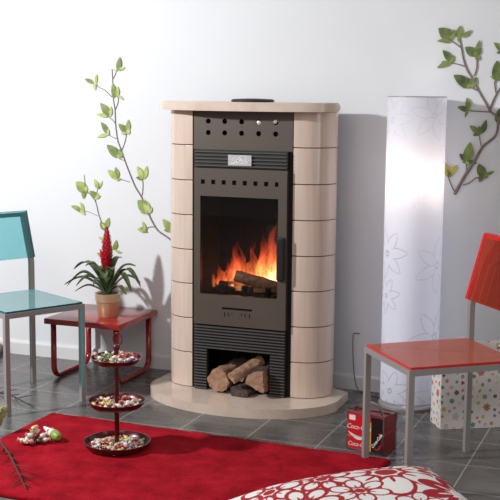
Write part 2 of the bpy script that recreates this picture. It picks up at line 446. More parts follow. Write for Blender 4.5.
def build_stove():
    st = empty('wood_stove', (SX, -0.25, 0.043), 'tall cream-tiled wood stove with steel front, standing on the hearth slab', 'stove')
    OFF = Vector((0, 0.25, -0.043))
    def part(bm, name, m, parent=st, smooth=False, angle=None):
        o = finish(bm, name, m, parent, smooth=smooth, angle=angle)
        if parent is st: o.location = OFF
        return o
    # carcass: shell with a fire chamber and a log store
    bm = bmesh.new(); w = 0.2415
    box(bm, -w, -0.215, -0.41, -0.14, 0.043, 1.322); box(bm, 0.215, w, -0.41, -0.14, 0.043, 1.322)      # sides
    box(bm, -0.215, 0.215, -0.165, -0.14, 0.043, 1.322)                                                  # back
    box(bm, -0.215, 0.215, -0.41, -0.165, 0.36, 0.462); box(bm, -0.215, 0.215, -0.41, -0.165, 1.0, 1.03)    # shelf and roof of the chamber
    box(bm, -0.215, 0.215, -0.41, -0.165, 0.0435, 0.050)
    box(bm, -0.215, 0.215, -0.41, -0.40, 0.36, 0.462); box(bm, -0.215, 0.215, -0.37, -0.36, 1.03, 1.322)
    part(bm, 'stove_body', M['black'])
    bm = bmesh.new()
    box(bm, -0.212, 0.212, -0.182, -0.166, 0.463, 0.998); box(bm, -0.212, -0.200, -0.40, -0.182, 0.463, 0.998); box(bm, 0.200, 0.212, -0.40, -0.182, 0.463, 0.998)
    for k in (-0.07, 0.07): box(bm, k-0.0015, k+0.0015, -0.185, -0.181, 0.47, 0.99)
    part(bm, 'fire_lining', M['brick'])
    # grate with its upright bars
    bm = bmesh.new()
    for i in range(9): box(bm, -0.18+0.04*i, -0.172+0.04*i, -0.36, -0.20, 0.462, 0.474)
    box(bm, -0.19, 0.19, -0.375, -0.36, 0.462, 0.478)
    for x in (-0.115, 0.0, 0.115): box(bm, x-0.014, x+0.014, -0.378, -0.366, 0.462, 0.53, bevel=0.004)
    part(bm, 'grate', M['iron'])
    # top shelf
    bm = bmesh.new(); prism(bm, ellipse_front(0.428, -0.02, -0.345, 0.168, 2.3, back=((0.345, -0.14), (0.385, -0.23), (0.416, -0.295))), 1.322, 1.361, bevel=0.0187, segs=5)
    part(bm, 'mantel_shelf', M['slab'], smooth=True, angle=40)
    bm = bmesh.new(); lathe(bm, [(0, 1.361), (0.097, 1.361), (0.098, 1.368), (0.09, 1.373), (0.02, 1.376), (0, 1.376)], 40, (0.0, -0.29, 0))
    part(bm, 'flue_cover', M['black'], smooth=True, angle=40)
    # tiled columns
    zj = [0.0435, 0.207, 0.369, 0.530, 0.688, 0.847, 1.006, 1.166, 1.3215]
    for s in (-1, 1):
        bm = bmesh.new(); prism(bm, column_profile(s, 0.006), 0.0435, 1.3215)
        core = part(bm, 'tiled_column', M['grout'])
        for a, b in zip(zj, zj[1:]):
            bm = bmesh.new(); prism(bm, column_profile(s), a+0.0022, b-0.0022, bevel=0.003, segs=2)
            part(bm, 'ceramic_block', M['tile'], core, smooth=True, angle=35)
    # upper plate with ten round holes
    bm = bmesh.new()
    xs = [-0.166, -0.086, -0.005, 0.076, 0.156]; zs = [1.274, 1.223]; hr = 0.0118
    gx = [-0.236] + [v for x in xs for v in (x-0.03, x+0.03)] + [0.236]; gz = [1.148] + [1.223-0.022, 1.223+0.022, 1.274-0.022, 1.274+0.022] + [1.320]
    for i in range(len(gx)-1):
        for j in range(len(gz)-1):
            x0, x1, z0, z1 = gx[i], gx[i+1], gz[j], gz[j+1]
            if i % 2 == 1 and j % 2 == 1:
                cx, cz = (x0+x1)/2, (z0+z1)/2; n = 24
                inn = []; outr = []
                for k in range(n):
                    an = 2*math.pi*(k+0.5)/n; c, s_ = math.cos(an), math.sin(an)
                    sc_ = min((x1-x0)/2/abs(c) if abs(c) > 1e-6 else 9, (z1-z0)/2/abs(s_) if abs(s_) > 1e-6 else 9)
                    inn.append(bm.verts.new((cx+hr*c, -0.412, cz+hr*s_))); outr.append(bm.verts.new((cx+sc_*c, -0.412, cz+sc_*s_)))
                back = [bm.verts.new((v.co.x, -0.402, v.co.z)) for v in inn]
                for k in range(n):
                    q = (k+1) % n
                    bm.faces.new((outr[k], outr[q], inn[q], inn[k])); bm.faces.new((inn[k], inn[q], back[q], back[k]))
                    # corner fill
                    if abs(outr[k].co.x-outr[q].co.x) > 1e-5 and abs(outr[k].co.z-outr[q].co.z) > 1e-5:
                        cxx = outr[k].co.x if abs(abs(outr[k].co.x-cx)-(x1-x0)/2) < 1e-5 else outr[q].co.x
                        czz = outr[k].co.z if abs(abs(outr[k].co.z-cz)-(z1-z0)/2) < 1e-5 else outr[q].co.z
                        bm.faces.new((outr[k], bm.verts.new((cxx, -0.412, czz)), outr[q]))
            else:
                vs = [bm.verts.new((x, -0.412, z)) for x, z in ((x0, z0), (x1, z0), (x1, z1), (x0, z1))]; bm.faces.new(vs)
    # edge returns
    box(bm, -0.2365, -0.2360, -0.412, -0.400, 1.148, 1.320); box(bm, 0.2360, 0.2365, -0.412, -0.400, 1.148, 1.320)
    up = part(bm, 'vent_plate', M['bronze'])
    for x, dx, dz in ((0.076, 0.0, -0.0025), (0.156, -0.0045, 0.0045)):
        bm = bmesh.new(); prof = [(0.0, 0.0018), (0.006, 0.0014), (0.0098, 0.0), (0.0098, -0.006), (0.0, -0.006)]
        lathe(bm, prof, 28)
        for v in bm.verts: v.co = Vector((x+dx+v.co.x, -0.4105-v.co.z, 1.2735+dz+v.co.y))
        o = part(bm, 'damper_knob', M['silver'], up, smooth=True, angle=40); o['label'] = 'round bright metal knob'
    # louvre
    bm = bmesh.new(); W = 0.222
    box(bm, -W, W, -0.432, -0.405, 1.0685, 1.148)
    lv = part(bm, 'louvre', M['grille'])
    bm = bmesh.new()
    for i in range(5):
        z = 1.0735+i*0.0155; box(bm, -W+0.002, W-0.002, -0.440, -0.430, z, z+0.0065, bevel=0.0015, segs=1)
    part(bm, 'slats', M['slat'], lv)
    bm = bmesh.new(); box(bm, -0.056, 0.056, -0.445, -0.4395, 1.080, 1.128, bevel=0.0015)
    bd = part(bm, 'badge', M['silver'], lv); bd['label'] = 'pewter badge with raised handwriting'
    bm = bmesh.new()
    for s_ in script_strokes():
        tube(bm, smooth_path([(-0.052+0.104*x, -0.4458, 1.083+0.042*y) for x, y in s_], 5), 0.0017, 6)
    o = part(bm, 'lettering', M['white'], lv)
    # door: frame round the pane
    bm = bmesh.new(); d0, d1 = -0.440, -0.412; z0, z1 = 0.352, 1.0655; gl, gr, gb, gt = -0.192, 0.182, 0.492, 0.940
    box(bm, -W, gl, d0, d1, z0, z1); box(bm, gr, W, d0, d1, z0, z1)
    # lower rail with a slot
    box(bm, gl, gr, d0, d1, z0, 0.427); box(bm, gl, gr, d0, d1, 0.437, gb); box(bm, gl, -0.083, d0, d1, 0.427, 0.437); box(bm, 0.064, gr, d0, d1, 0.427, 0.437)
    # upper rail with eight square holes
    hx = [-0.186+0.0506*i for i in range(8)]; hs = 0.0100
    box(bm, gl, gr, d0, d1, gt, 1.004-hs); box(bm, gl, gr, d0, d1, 1.004+hs, z1)
    px = gl
    hx = [h+0.007 for h in hx]
    for h in hx:
        a, b = h-hs, h+hs
        if a > px: box(bm, px, a, d0, d1, 1.004-hs, 1.004+hs)
        px = b
    if px < gr: box(bm, px, gr, d0, d1, 1.004-hs, 1.004+hs)
    dr = part(bm, 'stove_door', M['bronze'])
    bm = bmesh.new(); box(bm, gl, gr, -0.428, -0.4115, 0.985, 1.03); part(bm, 'backing', M['dark'], dr)
    bm = bmesh.new(); box(bm, -0.09, 0.07, -0.43, -0.4115, 0.425, 0.439); part(bm, 'air_slot', M['dark'], dr)
    bm = bmesh.new(); box(bm, gl-0.004, gr+0.004, -0.432, -0.427, gb-0.004, gt+0.004); o = part(bm, 'glass_pane', M['pane'], dr); o['label'] = 'clear fireproof pane'
    bm = bmesh.new(); box(bm, 0.181, 0.216, -0.458, -0.4405, 0.578, 0.772, bevel=0.006); part(bm, 'door_handle', M['black'], dr)
    for x, h in ((-0.070, 0.022), (-0.052, 0.018), (-0.034, 0.006), (0.012, 0.010), (0.030, 0.016), (0.052, 0.020)):
        bm = bmesh.new(); box(bm, x-0.0022, x+0.0022, -0.4412, -0.440, 0.415-h, 0.415); part(bm, 'air_mark', M['black'], dr)
    # ribbed front of the log store
    bm = bmesh.new(); nl, nr, nt = -0.158, 0.150, 0.244
    box(bm, -W, nl, -0.430, -0.411, 0.0435, 0.345); box(bm, nr, W, -0.430, -0.411, 0.0435, 0.345); box(bm, nl, nr, -0.430, -0.411, nt, 0.345)
    rf = part(bm, 'ribbed_front', M['grille'])
    bm = bmesh.new(); n = 22
    for i in range(n):
        z = 0.048+i*0.0137
        for a, b in (((-W+0.002, nl), (nr, W-0.002)) if z+0.008 < nt else ((-W+0.002, W-0.002),)):
            box(bm, a, b, -0.440, -0.429, z, z+0.0060, bevel=0.0012, segs=1)
    part(bm, 'ribs', M['slat'], rf)
build_stove()

# ------------------------------------------------------------------ firewood and fire
def make_log(name, p0, p1, rad, shape='round', roll=0.0, mats=None, seed=0, label='', cat='log', group=None):
    """a length of firewood: a round, half round or wedge section swept from p0 to p1 with a knobbly bark"""
    p0, p1 = Vector(p0), Vector(p1); L = (p1-p0).length
    q = (p1-p0).to_track_quat('Z', 'Y').to_matrix()
    sec = []
    N = 28
    for i in range(N):
        a = 2*math.pi*i/N
        if shape == 'round': r = 1.0
        elif shape == 'half': r = 1.0 if math.sin(a) > -0.12 else min(1.0, 0.12/max(0.12, -math.sin(a)))
        else:  # wedge: bark arc on one side, two split faces meeting in an edge
            a_ = (a+math.pi) % (2*math.pi)-math.pi; k = math.radians(52)
            if abs(a_) <= k: r = 1.0
            else:
                x1, y1, x2 = math.cos(k), math.sin(k), -0.75
                dx, dy = x2-x1, -y1; r = (x1*dy-y1*dx)/(math.cos(abs(a_))*dy-math.sin(abs(a_))*dx)
        sec.append((a, r))
    bm = bmesh.new(); rings = []; K = 14
    for k in range(K+1):
        t = k/K; ring = []
        for a, r in sec:
            d = Vector((math.cos(a+roll)*r, math.sin(a+roll)*r, 0))*rad
            nn = noise.noise(Vector((math.cos(a)*2.2+seed*7.1, math.sin(a)*2.2, t*L*22)))
            n2 = noise.noise(Vector((math.cos(a)*6+seed*3.3, math.sin(a)*6, t*L*60)))
            d *= 1+0.20*nn+0.06*n2
            zz = t*L+(0.006*noise.noise(d*90) if k in (0, K) else 0)
            ring.append(bm.verts.new(q @ Vector((d.x, d.y, zz))))
        rings.append(ring)
    for k in range(K):
        for i in range(N):
            j = (i+1) % N
            f = bm.faces.new((rings[k][i], rings[k][j], rings[k+1][j], rings[k+1][i]))
            f.material_index = 0 if (sec[i][1] > 0.98 and sec[j][1] > 0.98) else 1
    for rg, z in ((rings[0], -0.002), (rings[-1], L+0.002)):
        c = bm.verts.new(q @ Vector((0, 0, z)))
        for i in range(N):
            f = bm.faces.new((rg[i], rg[(i+1) % N], c)); f.material_index = 1
    o = finish(bm, name, mats or [M['bark'], M['wood']], loc=p0, smooth=True, angle=50)
    return tag(o, label, cat, group)
g = 'firewood in the log store'
LX = lambda x, y, z: (SX+x, y, z)
make_log('firewood_log', LX(-0.085, -0.475, 0.103), LX(-0.075, -0.20, 0.103), 0.052, 'round', 0.3, [M['wood'], M['wood']], 1, 'rounded log showing its tan cut end, beside the ribbed panel in the log store', group=g)
make_log('firewood_log', LX(-0.012, -0.40, 0.121), LX(0.09, -0.20, 0.110), 0.036, 'half', 2.4, [M['wood'], M['wood']], 2, 'short tan split log lying behind the rounded log and the sloping one', group=g)
make_log('firewood_log', LX(-0.012, -0.50, 0.122), LX(0.080, -0.36, 0.186), 0.028, 'half', 0.6, [M['wood'], M['wood']], 3, 'split log laid aslant on top of the firewood pile', group=g)
make_log('firewood_log', LX(0.028, -0.495, 0.074), LX(0.045, -0.26, 0.074), 0.046, 'half', 3.3, [M['bark'], M['bark']], 4, 'dark grey half-round log at the bottom between the other logs', group=g)
make_log('firewood_log', LX(0.120, -0.50, 0.108), LX(0.105, -0.28, 0.112), 0.062, 'wedge', 0.95, None, 5, 'wedge-shaped split log standing on its edge at the end of the pile', group=g)
g = 'logs burning in the stove'
make_log('burning_log', LX(-0.060, -0.335, 0.567), LX(0.150, -0.300, 0.520), 0.026, 'round', 0, [M['charred'], M['charred']], 6, 'brown log slanting across the top of the fire', group=g)
make_log('burning_log', LX(-0.165, -0.27, 0.500), LX(0.165, -0.25, 0.503), 0.026, 'round', 0, [M['bark'], M['bark']], 7, 'long dark log lying flat on the grate under the slanting one', group=g)
make_log('burning_log', LX(0.03, -0.33, 0.498), LX(0.17, -0.30, 0.500), 0.023, 'half', 0, [M['charred'], M['charred']], 8, 'short split log in front of the fire near the handle side', group=g)

def build_flames():
    random.seed(5)
    bm = bmesh.new(); base = Vector((SX, -0.24, 0.49))
    # (x, base z, height, radius, lean x)
    T = [(0.085, 0.02, 0.31, 0.046, 0.012), (0.12, 0.02, 0.25, 0.050, 0.01), (0.05, 0.02, 0.24, 0.046, -0.01), (0.02, 0.02, 0.20, 0.044, 0.012), (0.075, 0.0, 0.18, 0.065, 0.02),
         (-0.02, 0.01, 0.20, 0.040, 0.006), (-0.062, 0.0, 0.235, 0.042, -0.016), (-0.04, 0.0, 0.15, 0.050, 0.02), (-0.10, 0.0, 0.17, 0.036, -0.026), (-0.135, 0.0, 0.14, 0.032, -0.004),
         (-0.165, 0.0, 0.11, 0.032, -0.03), (-0.195, 0.005, 0.12, 0.018, -0.035), (-0.15, 0.0, 0.08, 0.036, 0.03), (0.15, 0.0, 0.17, 0.040, 0.01), (-0.085, 0.0, 0.09, 0.055, 0.0), (0.0, 0.0, 0.12, 0.060, 0.0),
         (0.032, 0.03, 0.275, 0.022, 0.02), (-0.12, 0.03, 0.19, 0.016, 0.024), (-0.045, 0.03, 0.215, 0.018, -0.022), (0.105, 0.06, 0.24, 0.02, -0.012), (0.0, 0.05, 0.20, 0.016, -0.02)]
    for i, (x, z, h, r, ln) in enumerate(T):
        y = random.uniform(-0.035, 0.02); pts = []; rs = []
        for k in range(15):
            t = k/14
            w = 0.012*math.sin(t*7+i)*t+0.006*math.sin(t*15+2*i)*t
            pts.append((x+ln*t+w, y+0.010*math.sin(t*6+i*2)*t, z+h*t))
            rs.append(max(0.0012, (r*(0.55+1.2*t) if t < 0.3 else r*0.91*((1-t)/0.7)**0.95)*(1+0.14*math.sin(t*17+i))))
        tube(bm, pts, rs, 14)
    o = finish(bm, 'flames', M['flame'], loc=base, smooth=True)
    tag(o, 'orange and yellow flames rising round the logs behind the stove glass', 'fire', kind='stuff')
build_flames()

# ------------------------------------------------------------------ rug
def build_rug():
    bm = bmesh.new(); nx, ny = 150, 95
    x0, x1, y0, y1 = -2.545, -1.02, -1.885, -0.945
    def edge(t, s): return 0.010*noise.noise(Vector((t*9, s*5, 1.3)))
    g = []
    for i in range(nx+1):
        row = []
        for j in range(ny+1):
            u, v = i/nx, j/ny
            x = x0+(x1-x0)*u; y = y0+(y1-0.048*u-y0)*v
            k = min(u, 1-u)*nx; m = min(v, 1-v)*ny
            if k < 1: x += edge(v, u)
            if m < 1: y += edge(u, v)
            # rounded corners
            h = 0.016+0.003*noise.noise(Vector((x*60, y*60, 0)))+0.002*noise.noise(Vector((x*8, y*8, 4)))
            if k < 1 or m < 1: h = 0.001
            row.append(bm.verts.new((x, y, h)))
        g.append(row)
    for i in range(nx):
        for j in range(ny): bm.faces.new((g[i][j], g[i+1][j], g[i+1][j+1], g[i][j+1]))
    rim = [g[i][0] for i in range(nx)]+[g[nx][j] for j in range(ny)]+[g[i][ny] for i in range(nx, 0, -1)]+[g[0][j] for j in range(ny, 0, -1)]
    bm.faces.new(rim[::-1])
    o = finish(bm, 'rug', M['rug'], smooth=True)
    tag(o, 'deep red woollen rug spread on the grey tiles before the stove', 'rug')
build_rug()

# ------------------------------------------------------------------ floor lamp
def build_lamp():
    R = 0.129; Z0, Z1 = 0.03, 1.392
    lp = empty('floor_lamp', (-1.146, -0.165, 0), 'tall white paper cylinder floor lamp with line-drawn flowers, glowing in its upper part', 'lamp')
    bm = bmesh.new(); lathe(bm, [(0, 0.0005), (0.134, 0.0005), (0.136, 0.012), (0.130, 0.018), (0.0, 0.02)], 48)
    finish(bm, 'base', M['steel'], lp, smooth=True, angle=40)
    bm = bmesh.new(); tube(bm, smooth_path([(0, 0, 0.018), (0, 0, 0.6), (0.004, -0.008, 0.8), (0.022, -0.046, 0.96)], 6), 0.008, 12); finish(bm, 'stem', M['steel'], lp, smooth=True)
    bm = bmesh.new(); lathe(bm, [(0, 0.95), (0.02, 0.95), (0.022, 0.985), (0.014, 0.998), (0, 0.998)], 20, (0.022, -0.046, 0)); finish(bm, 'lamp_holder', M['white'], lp, smooth=True, angle=40)
    bm = bmesh.new(); bmesh.ops.create_uvsphere(bm, u_segments=20, v_segments=14, radius=0.032)
    for v in bm.verts: v.co += Vector((0.022, -0.046, 1.035))
    finish(bm, 'bulb', M['bulb'], lp, smooth=True)
    bm = bmesh.new(); tube(bm, [(-0.02, 0.045, 0.06), (-0.02, 0.045, 1.27)], 0.013, 12); finish(bm, 'shade_fill_tube', M['shadefill'], lp, smooth=True)  # unseen glowing tube added to brighten the shade from inside
    l = light('lamp_glow', 'POINT', (0.022, -0.046, 1.035), 8.5, (1, 0.76, 0.54), shadow_soft_size=0.034); l.parent = lp
    # shade with drawn outlines; s runs round the paper in metres, h is height
    per = 2*math.pi*R
    F = []   # (s, h, size, petals, rotation, strength)
    ang0 = math.radians(-132)
    def S(deg): return math.radians(deg)*R
    F = [(S(-137), 0.702, 0.115, 7, 0.10, 1.0), (S(-137), 0.514, 0.085, 7, 0.2, 0.95), (S(-118), 0.085, 0.100, 7, 0.35, 1.0), (S(-20), 0.655, 0.125, 6, 0.45, 0.55), (S(-22), 0.335, 0.135, 6, 0.1, 0.8),
         (S(-130), 1.29, 0.11, 7, 0.1, 0.3), (S(-40), 1.31, 0.11, 6, 0.8, 0.35), (S(-137), 1.06, 0.09, 7, 0.6, 0.3), (S(-70), 0.965, 0.05, 6, 0.2, 0.22), (S(-20), 0.05, 0.11, 7, 0.1, 0.7),
         (S(20), 1.10, 0.12, 6, 0.3, 0.5), (S(50), 0.8, 0.12, 6, 0.9, 0.6), (S(60), 0.4, 0.12, 7, 0.1, 0.6), (S(100), 1.2, 0.12, 6, 0.3, 0.5), (S(130), 0.8, 0.12, 6, 0.9, 0.6), (S(150), 0.4, 0.12, 7, 0.1, 0.6)]
    paper = lin((238, 238, 246)); ink = lin((176, 174, 190))
    def colf(u, v):
        s = (u*2*math.pi-math.pi)*R; h = Z0+(Z1-Z0)*v; k = 0
        for fs, fh, sz, n, rot, stg in F:
            ds = (s-fs+per/2) % per-per/2
            if abs(ds) > sz or abs(h-fh) > sz: continue
            d, t = flower_d(ds, h-fh, 0, 0, sz, n, rot, 0.1, 0.40)
            if d < 9:
                w = abs(d)*sz
                if w < 0.0018: k = max(k, stg*(1-w/0.0018*0.6))
            rr = math.hypot(ds, h-fh)
            if abs(rr-sz*0.09) < 0.002: k = max(k, stg)
        return tuple(a+(b-a)*k for a, b in zip(paper, ink))
    bm = bmesh.new(); lay = bm.loops.layers.float_color.new('paint')
    def pos(u, v):
        a = u*2*math.pi-math.pi; return Vector((R*math.cos(a), R*math.sin(a), Z0+(Z1-Z0)*v))
    painted_grid(bm, lay, 260, 480, pos, colf)
    bmesh.ops.remove_doubles(bm, verts=bm.verts, dist=1e-5)
    finish(bm, 'lamp_shade', M['shadepaint'], lp, smooth=True)
    bm = bmesh.new()
    for z in (Z1, ): lathe(bm, [(R-0.0015, z-0.003), (R+0.0008, z-0.003), (R+0.0008, z+0.001), (R-0.0015, z+0.001)], 64, closed=True)
    finish(bm, 'shade_ring', M['steel'], lp, smooth=True, angle=40)
    bm = bmesh.new(); lathe(bm, [(R-0.0015, Z0-0.003), (R+0.0008, Z0-0.003), (R+0.0008, Z0+0.001), (R-0.0015, Z0+0.001)], 64, closed=True)
    finish(bm, 'shade_ring', M['steel'], lp, smooth=True, angle=40)
build_lamp()

def build_cable():
    bm = bmesh.new()
    tube(bm, smooth_path([(-1.425, -0.004, 0.272), (-1.445, -0.008, 0.274), (-1.455, -0.018, 0.262), (-1.452, -0.02, 0.15), (-1.440, -0.022, 0.05), (-1.415, -0.04, 0.006), (-1.36, -0.09, 0.004), (-1.29, -0.12, 0.004)], 6), 0.0022, 6)
    o = finish(bm, 'cable', M['cable'], smooth=True)
    tag(o, 'thin grey cable hanging down the wall to the floor beside the lamp', 'cable')
build_cable()

# ------------------------------------------------------------------ chairs
def build_chair(A, B, C, name, label, glass, backglass, edge, steel, zt=0.855):
    """A, B front feet, C back foot next to B when seen from above; D completes the rectangle"""
    A, B, C = Vector(A), Vector(B), Vector(C); u = (B-A); v = (C-B)
    W = u.length; ux = u.normalized(); D = v.length; vx = (v-ux*v.dot(ux)).normalized()
    mid = (A+B)/2+vx*D/2
    ch = empty(name, (mid.x, mid.y, 0), label, 'chair')
    # local frame: x along the front edge, y towards the back
    ch.rotation_euler = (0, 0, math.atan2(ux.y, ux.x))
    flip = 1 if ux.cross(vx).z > 0 else -1
    hw, hd = W/2, D/2; r = 0.0108
    def P(x, y, z): return (x, y*flip, z)
    for sx in (-1, 1):
        bm = bmesh.new(); tube(bm, [P(sx*hw, -hd, 0), P(sx*hw, -hd, 0.452)], r, square=True, ref=(1, 0, 0)); finish(bm, 'leg', steel, ch)
        bm = bmesh.new(); tube(bm, [P(sx*hw, hd, 0), P(sx*hw, hd, 0.59), P(sx*hw, hd+0.004, 0.612), P(sx*hw, hd+0.012, 0.632), P(sx*hw, hd+0.075, zt)], r, square=True, ref=(1, 0, 0)); o = finish(bm, 'leg', steel, ch)
        o['label'] = 'back leg running up into the bent back post'
    bm = bmesh.new(); z = 0.441
    for sy in (-1, 1): tube(bm, [P(-hw+r, sy*hd, z), P(hw-r, sy*hd, z)], r, square=True, ref=(0, 0, 1))
    for sx in (-1, 1): tube(bm, [P(sx*hw, -hd+r, z), P(sx*hw, hd-r, z)], r, square=True, ref=(0, 0, 1))
    finish(bm, 'seat_frame', steel, ch)
    bm = bmesh.new(); tube(bm, [P(-hw+r, hd+0.0735, zt-0.009), P(hw-r, hd+0.0735, zt-0.009)], r*0.9, square=True, ref=(0, 0, 1)); finish(bm, 'top_rail', steel, ch)
    # seat pane: clear sheet with a deeper coloured edge
    def sheet(nm, cs, th, nrm, m):
        bm = bmesh.new(); n = Vector(nrm).normalized()*th
        lo = [bm.verts.new(Vector(c)) for c in cs]; hi = [bm.verts.new(Vector(c)+n) for c in cs]
        bm.faces.new(lo[::-1]); bm.faces.new(hi)
        for i in range(4):
            f = bm.faces.new((lo[i], lo[(i+1) % 4], hi[(i+1) % 4], hi[i])); f.material_index = 1
        o = finish(bm, nm, [m, edge], ch)
    e = 0.003; by = hd-0.013
    sheet('seat', [P(-hw-e, -hd-e, 0.4525), P(hw+e, -hd-e, 0.4525), P(hw+e, by, 0.4525), P(-hw-e, by, 0.4525)], 0.008, (0, 0, 1), glass)
    yo = -0.0125
    sheet('backrest', [P(-hw-r, hd+0.008+yo, 0.612), P(hw+r, hd+0.008+yo, 0.612), P(hw+r, hd+0.078+yo, zt+0.007), P(-hw-r, hd+0.078+yo, zt+0.007)], -0.016, (0, flip*1.0, -0.28), backglass)
    return ch
teal_chair = build_chair((-2.712, -1.032, 0), (-2.534, -0.695, 0), (-2.922, -0.492, 0), 'dining_chair', 'grey steel chair with clear turquoise glass seat and backrest', M['tealglass'], M['tealback'], M['tealedge'], M['steel'], 0.822)
def reflection_strip():
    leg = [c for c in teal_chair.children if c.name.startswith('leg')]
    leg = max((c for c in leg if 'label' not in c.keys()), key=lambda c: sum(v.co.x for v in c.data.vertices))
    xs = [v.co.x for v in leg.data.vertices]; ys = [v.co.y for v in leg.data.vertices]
    bm = bmesh.new(); box(bm, min(xs)-0.0012, min(xs)+0.008, min(ys)-0.0012, min(ys)+0.004, 0.07, 0.43)  # thin box whose colour stands in for a turquoise reflection on the leg
    o = finish(bm, 'reflection_strip', M['tealreflect'], leg); o['label'] = 'turquoise reflection painted as a strip along the leg'
reflection_strip()
red_chair = build_chair((-1.112, -1.018, 0), (-0.876, -1.310, 0), (-0.513, -1.070, 0), 'dining_chair', 'grey steel chair with clear red seat and backrest', M['redglass'], M['redglassback'], M['rededge'], M['steel'])

def bright_rims(ch):
    # the backrest sheet's thick side rims, where the red gathers
    back = next(c for c in ch.children if c.name.startswith('backrest'))
    v = [q.co.copy() for q in back.data.vertices]      # 0-3 rear face, 4-7 front face
    for a, b, inn in ((0, 3, 1), (1, 2, -1)):
        bm = bmesh.new(); m0 = (v[a]+v[a+4])/2; m1 = (v[b]+v[b+4])/2; off = Vector((inn*0.004, 0, 0))
        tube(bm, [m0+off, m1+off], 0.0088, square=True, ref=(1, 0, 0)); finish(bm, 'rim', M['rededge'], back)
    bm = bmesh.new(); m0 = (v[3]+v[7])/2; m1 = (v[2]+v[6])/2; tube(bm, [m0, m1], 0.0088, square=True, ref=(0, 0, 1)); finish(bm, 'rim', M['rededge'], back)
bright_rims(red_chair)

# ------------------------------------------------------------------ low table and plant
def build_table():
    tb = empty('side_table', (-2.687, -0.225, 0), 'low square red lacquered table with bent loop legs, carrying the potted plant', 'table')
    bm = bmesh.new(); box(bm, -0.205, 0.205, -0.21, 0.205, 0.280, 0.308, bevel=0.004); finish(bm, 'tabletop', M['redwood'], tb, smooth=True, angle=40)
    for sx in (-0.172, 0.172):
        bm = bmesh.new(); ya, yb, zb, zt, R = -0.175, 0.17, 0.0125, 0.280, 0.055
        pts = [(sx, ya, zt)]
        for i in range(9):
            a = math.pi/2*i/8; pts.append((sx, ya+R-R*math.cos(a), zb+R-R*math.sin(a)))
        for i in range(9):
            a = math.pi/2*i/8; pts.append((sx, yb-R+R*math.sin(a), zb+R-R*math.cos(a)))
        pts.append((sx, yb, zt))
        tube(bm, pts, 0.0120, 10, ref=(1, 0, 0))
        for v in bm.verts: v.co.x = sx+(v.co.x-sx)*1.25
        finish(bm, 'leg', M['redlac'], tb, smooth=True)
build_table()

def blade(bm, pts, width, fold=0.25, n=10, mi=0, tipw=0.0):
    """strap leaf along a smooth path, folded along its midrib, with real thickness"""
    path = smooth_path(pts, n); N = len(path); rows = []
    for i, p in enumerate(path):
        t = i/(N-1)
        tan = (path[min(N-1, i+1)]-path[max(0, i-1)]).normalized()
        side = tan.cross(Vector((0, 0, 1)))
        if side.length < 1e-3: side = Vector((1, 0, 0))
        side.normalize(); up = side.cross(tan).normalized()
        w = width*(0.55+0.75*t if t < 0.6 else (1.0)*max(0.03, 1-((t-0.6)/0.4)**2.2))
        rows.append((p-side*w/2+up*w*fold, p, p+side*w/2+up*w*fold, up))
    th = 0.0009
    top = [[bm.verts.new(r[k]+r[3]*th) for k in range(3)] for r in rows]; bot = [[bm.verts.new(r[k]-r[3]*th) for k in range(3)] for r in rows]
    for i in range(N-1):
        for k in range(2):
            bm.faces.new((top[i][k], top[i][k+1], top[i+1][k+1], top[i+1][k])); bm.faces.new((bot[i][k], bot[i+1][k], bot[i+1][k+1], bot[i][k+1]))
        bm.faces.new((top[i][0], top[i+1][0], bot[i+1][0], bot[i][0])); bm.faces.new((top[i][2], bot[i][2], bot[i+1][2], top[i+1][2]))
    for a, b in ((top[0], bot[0]), (top[-1], bot[-1])): bm.faces.new((a[0], a[1], a[2], b[2], b[1], b[0]))
    for f in bm.faces: f.material_index = mi

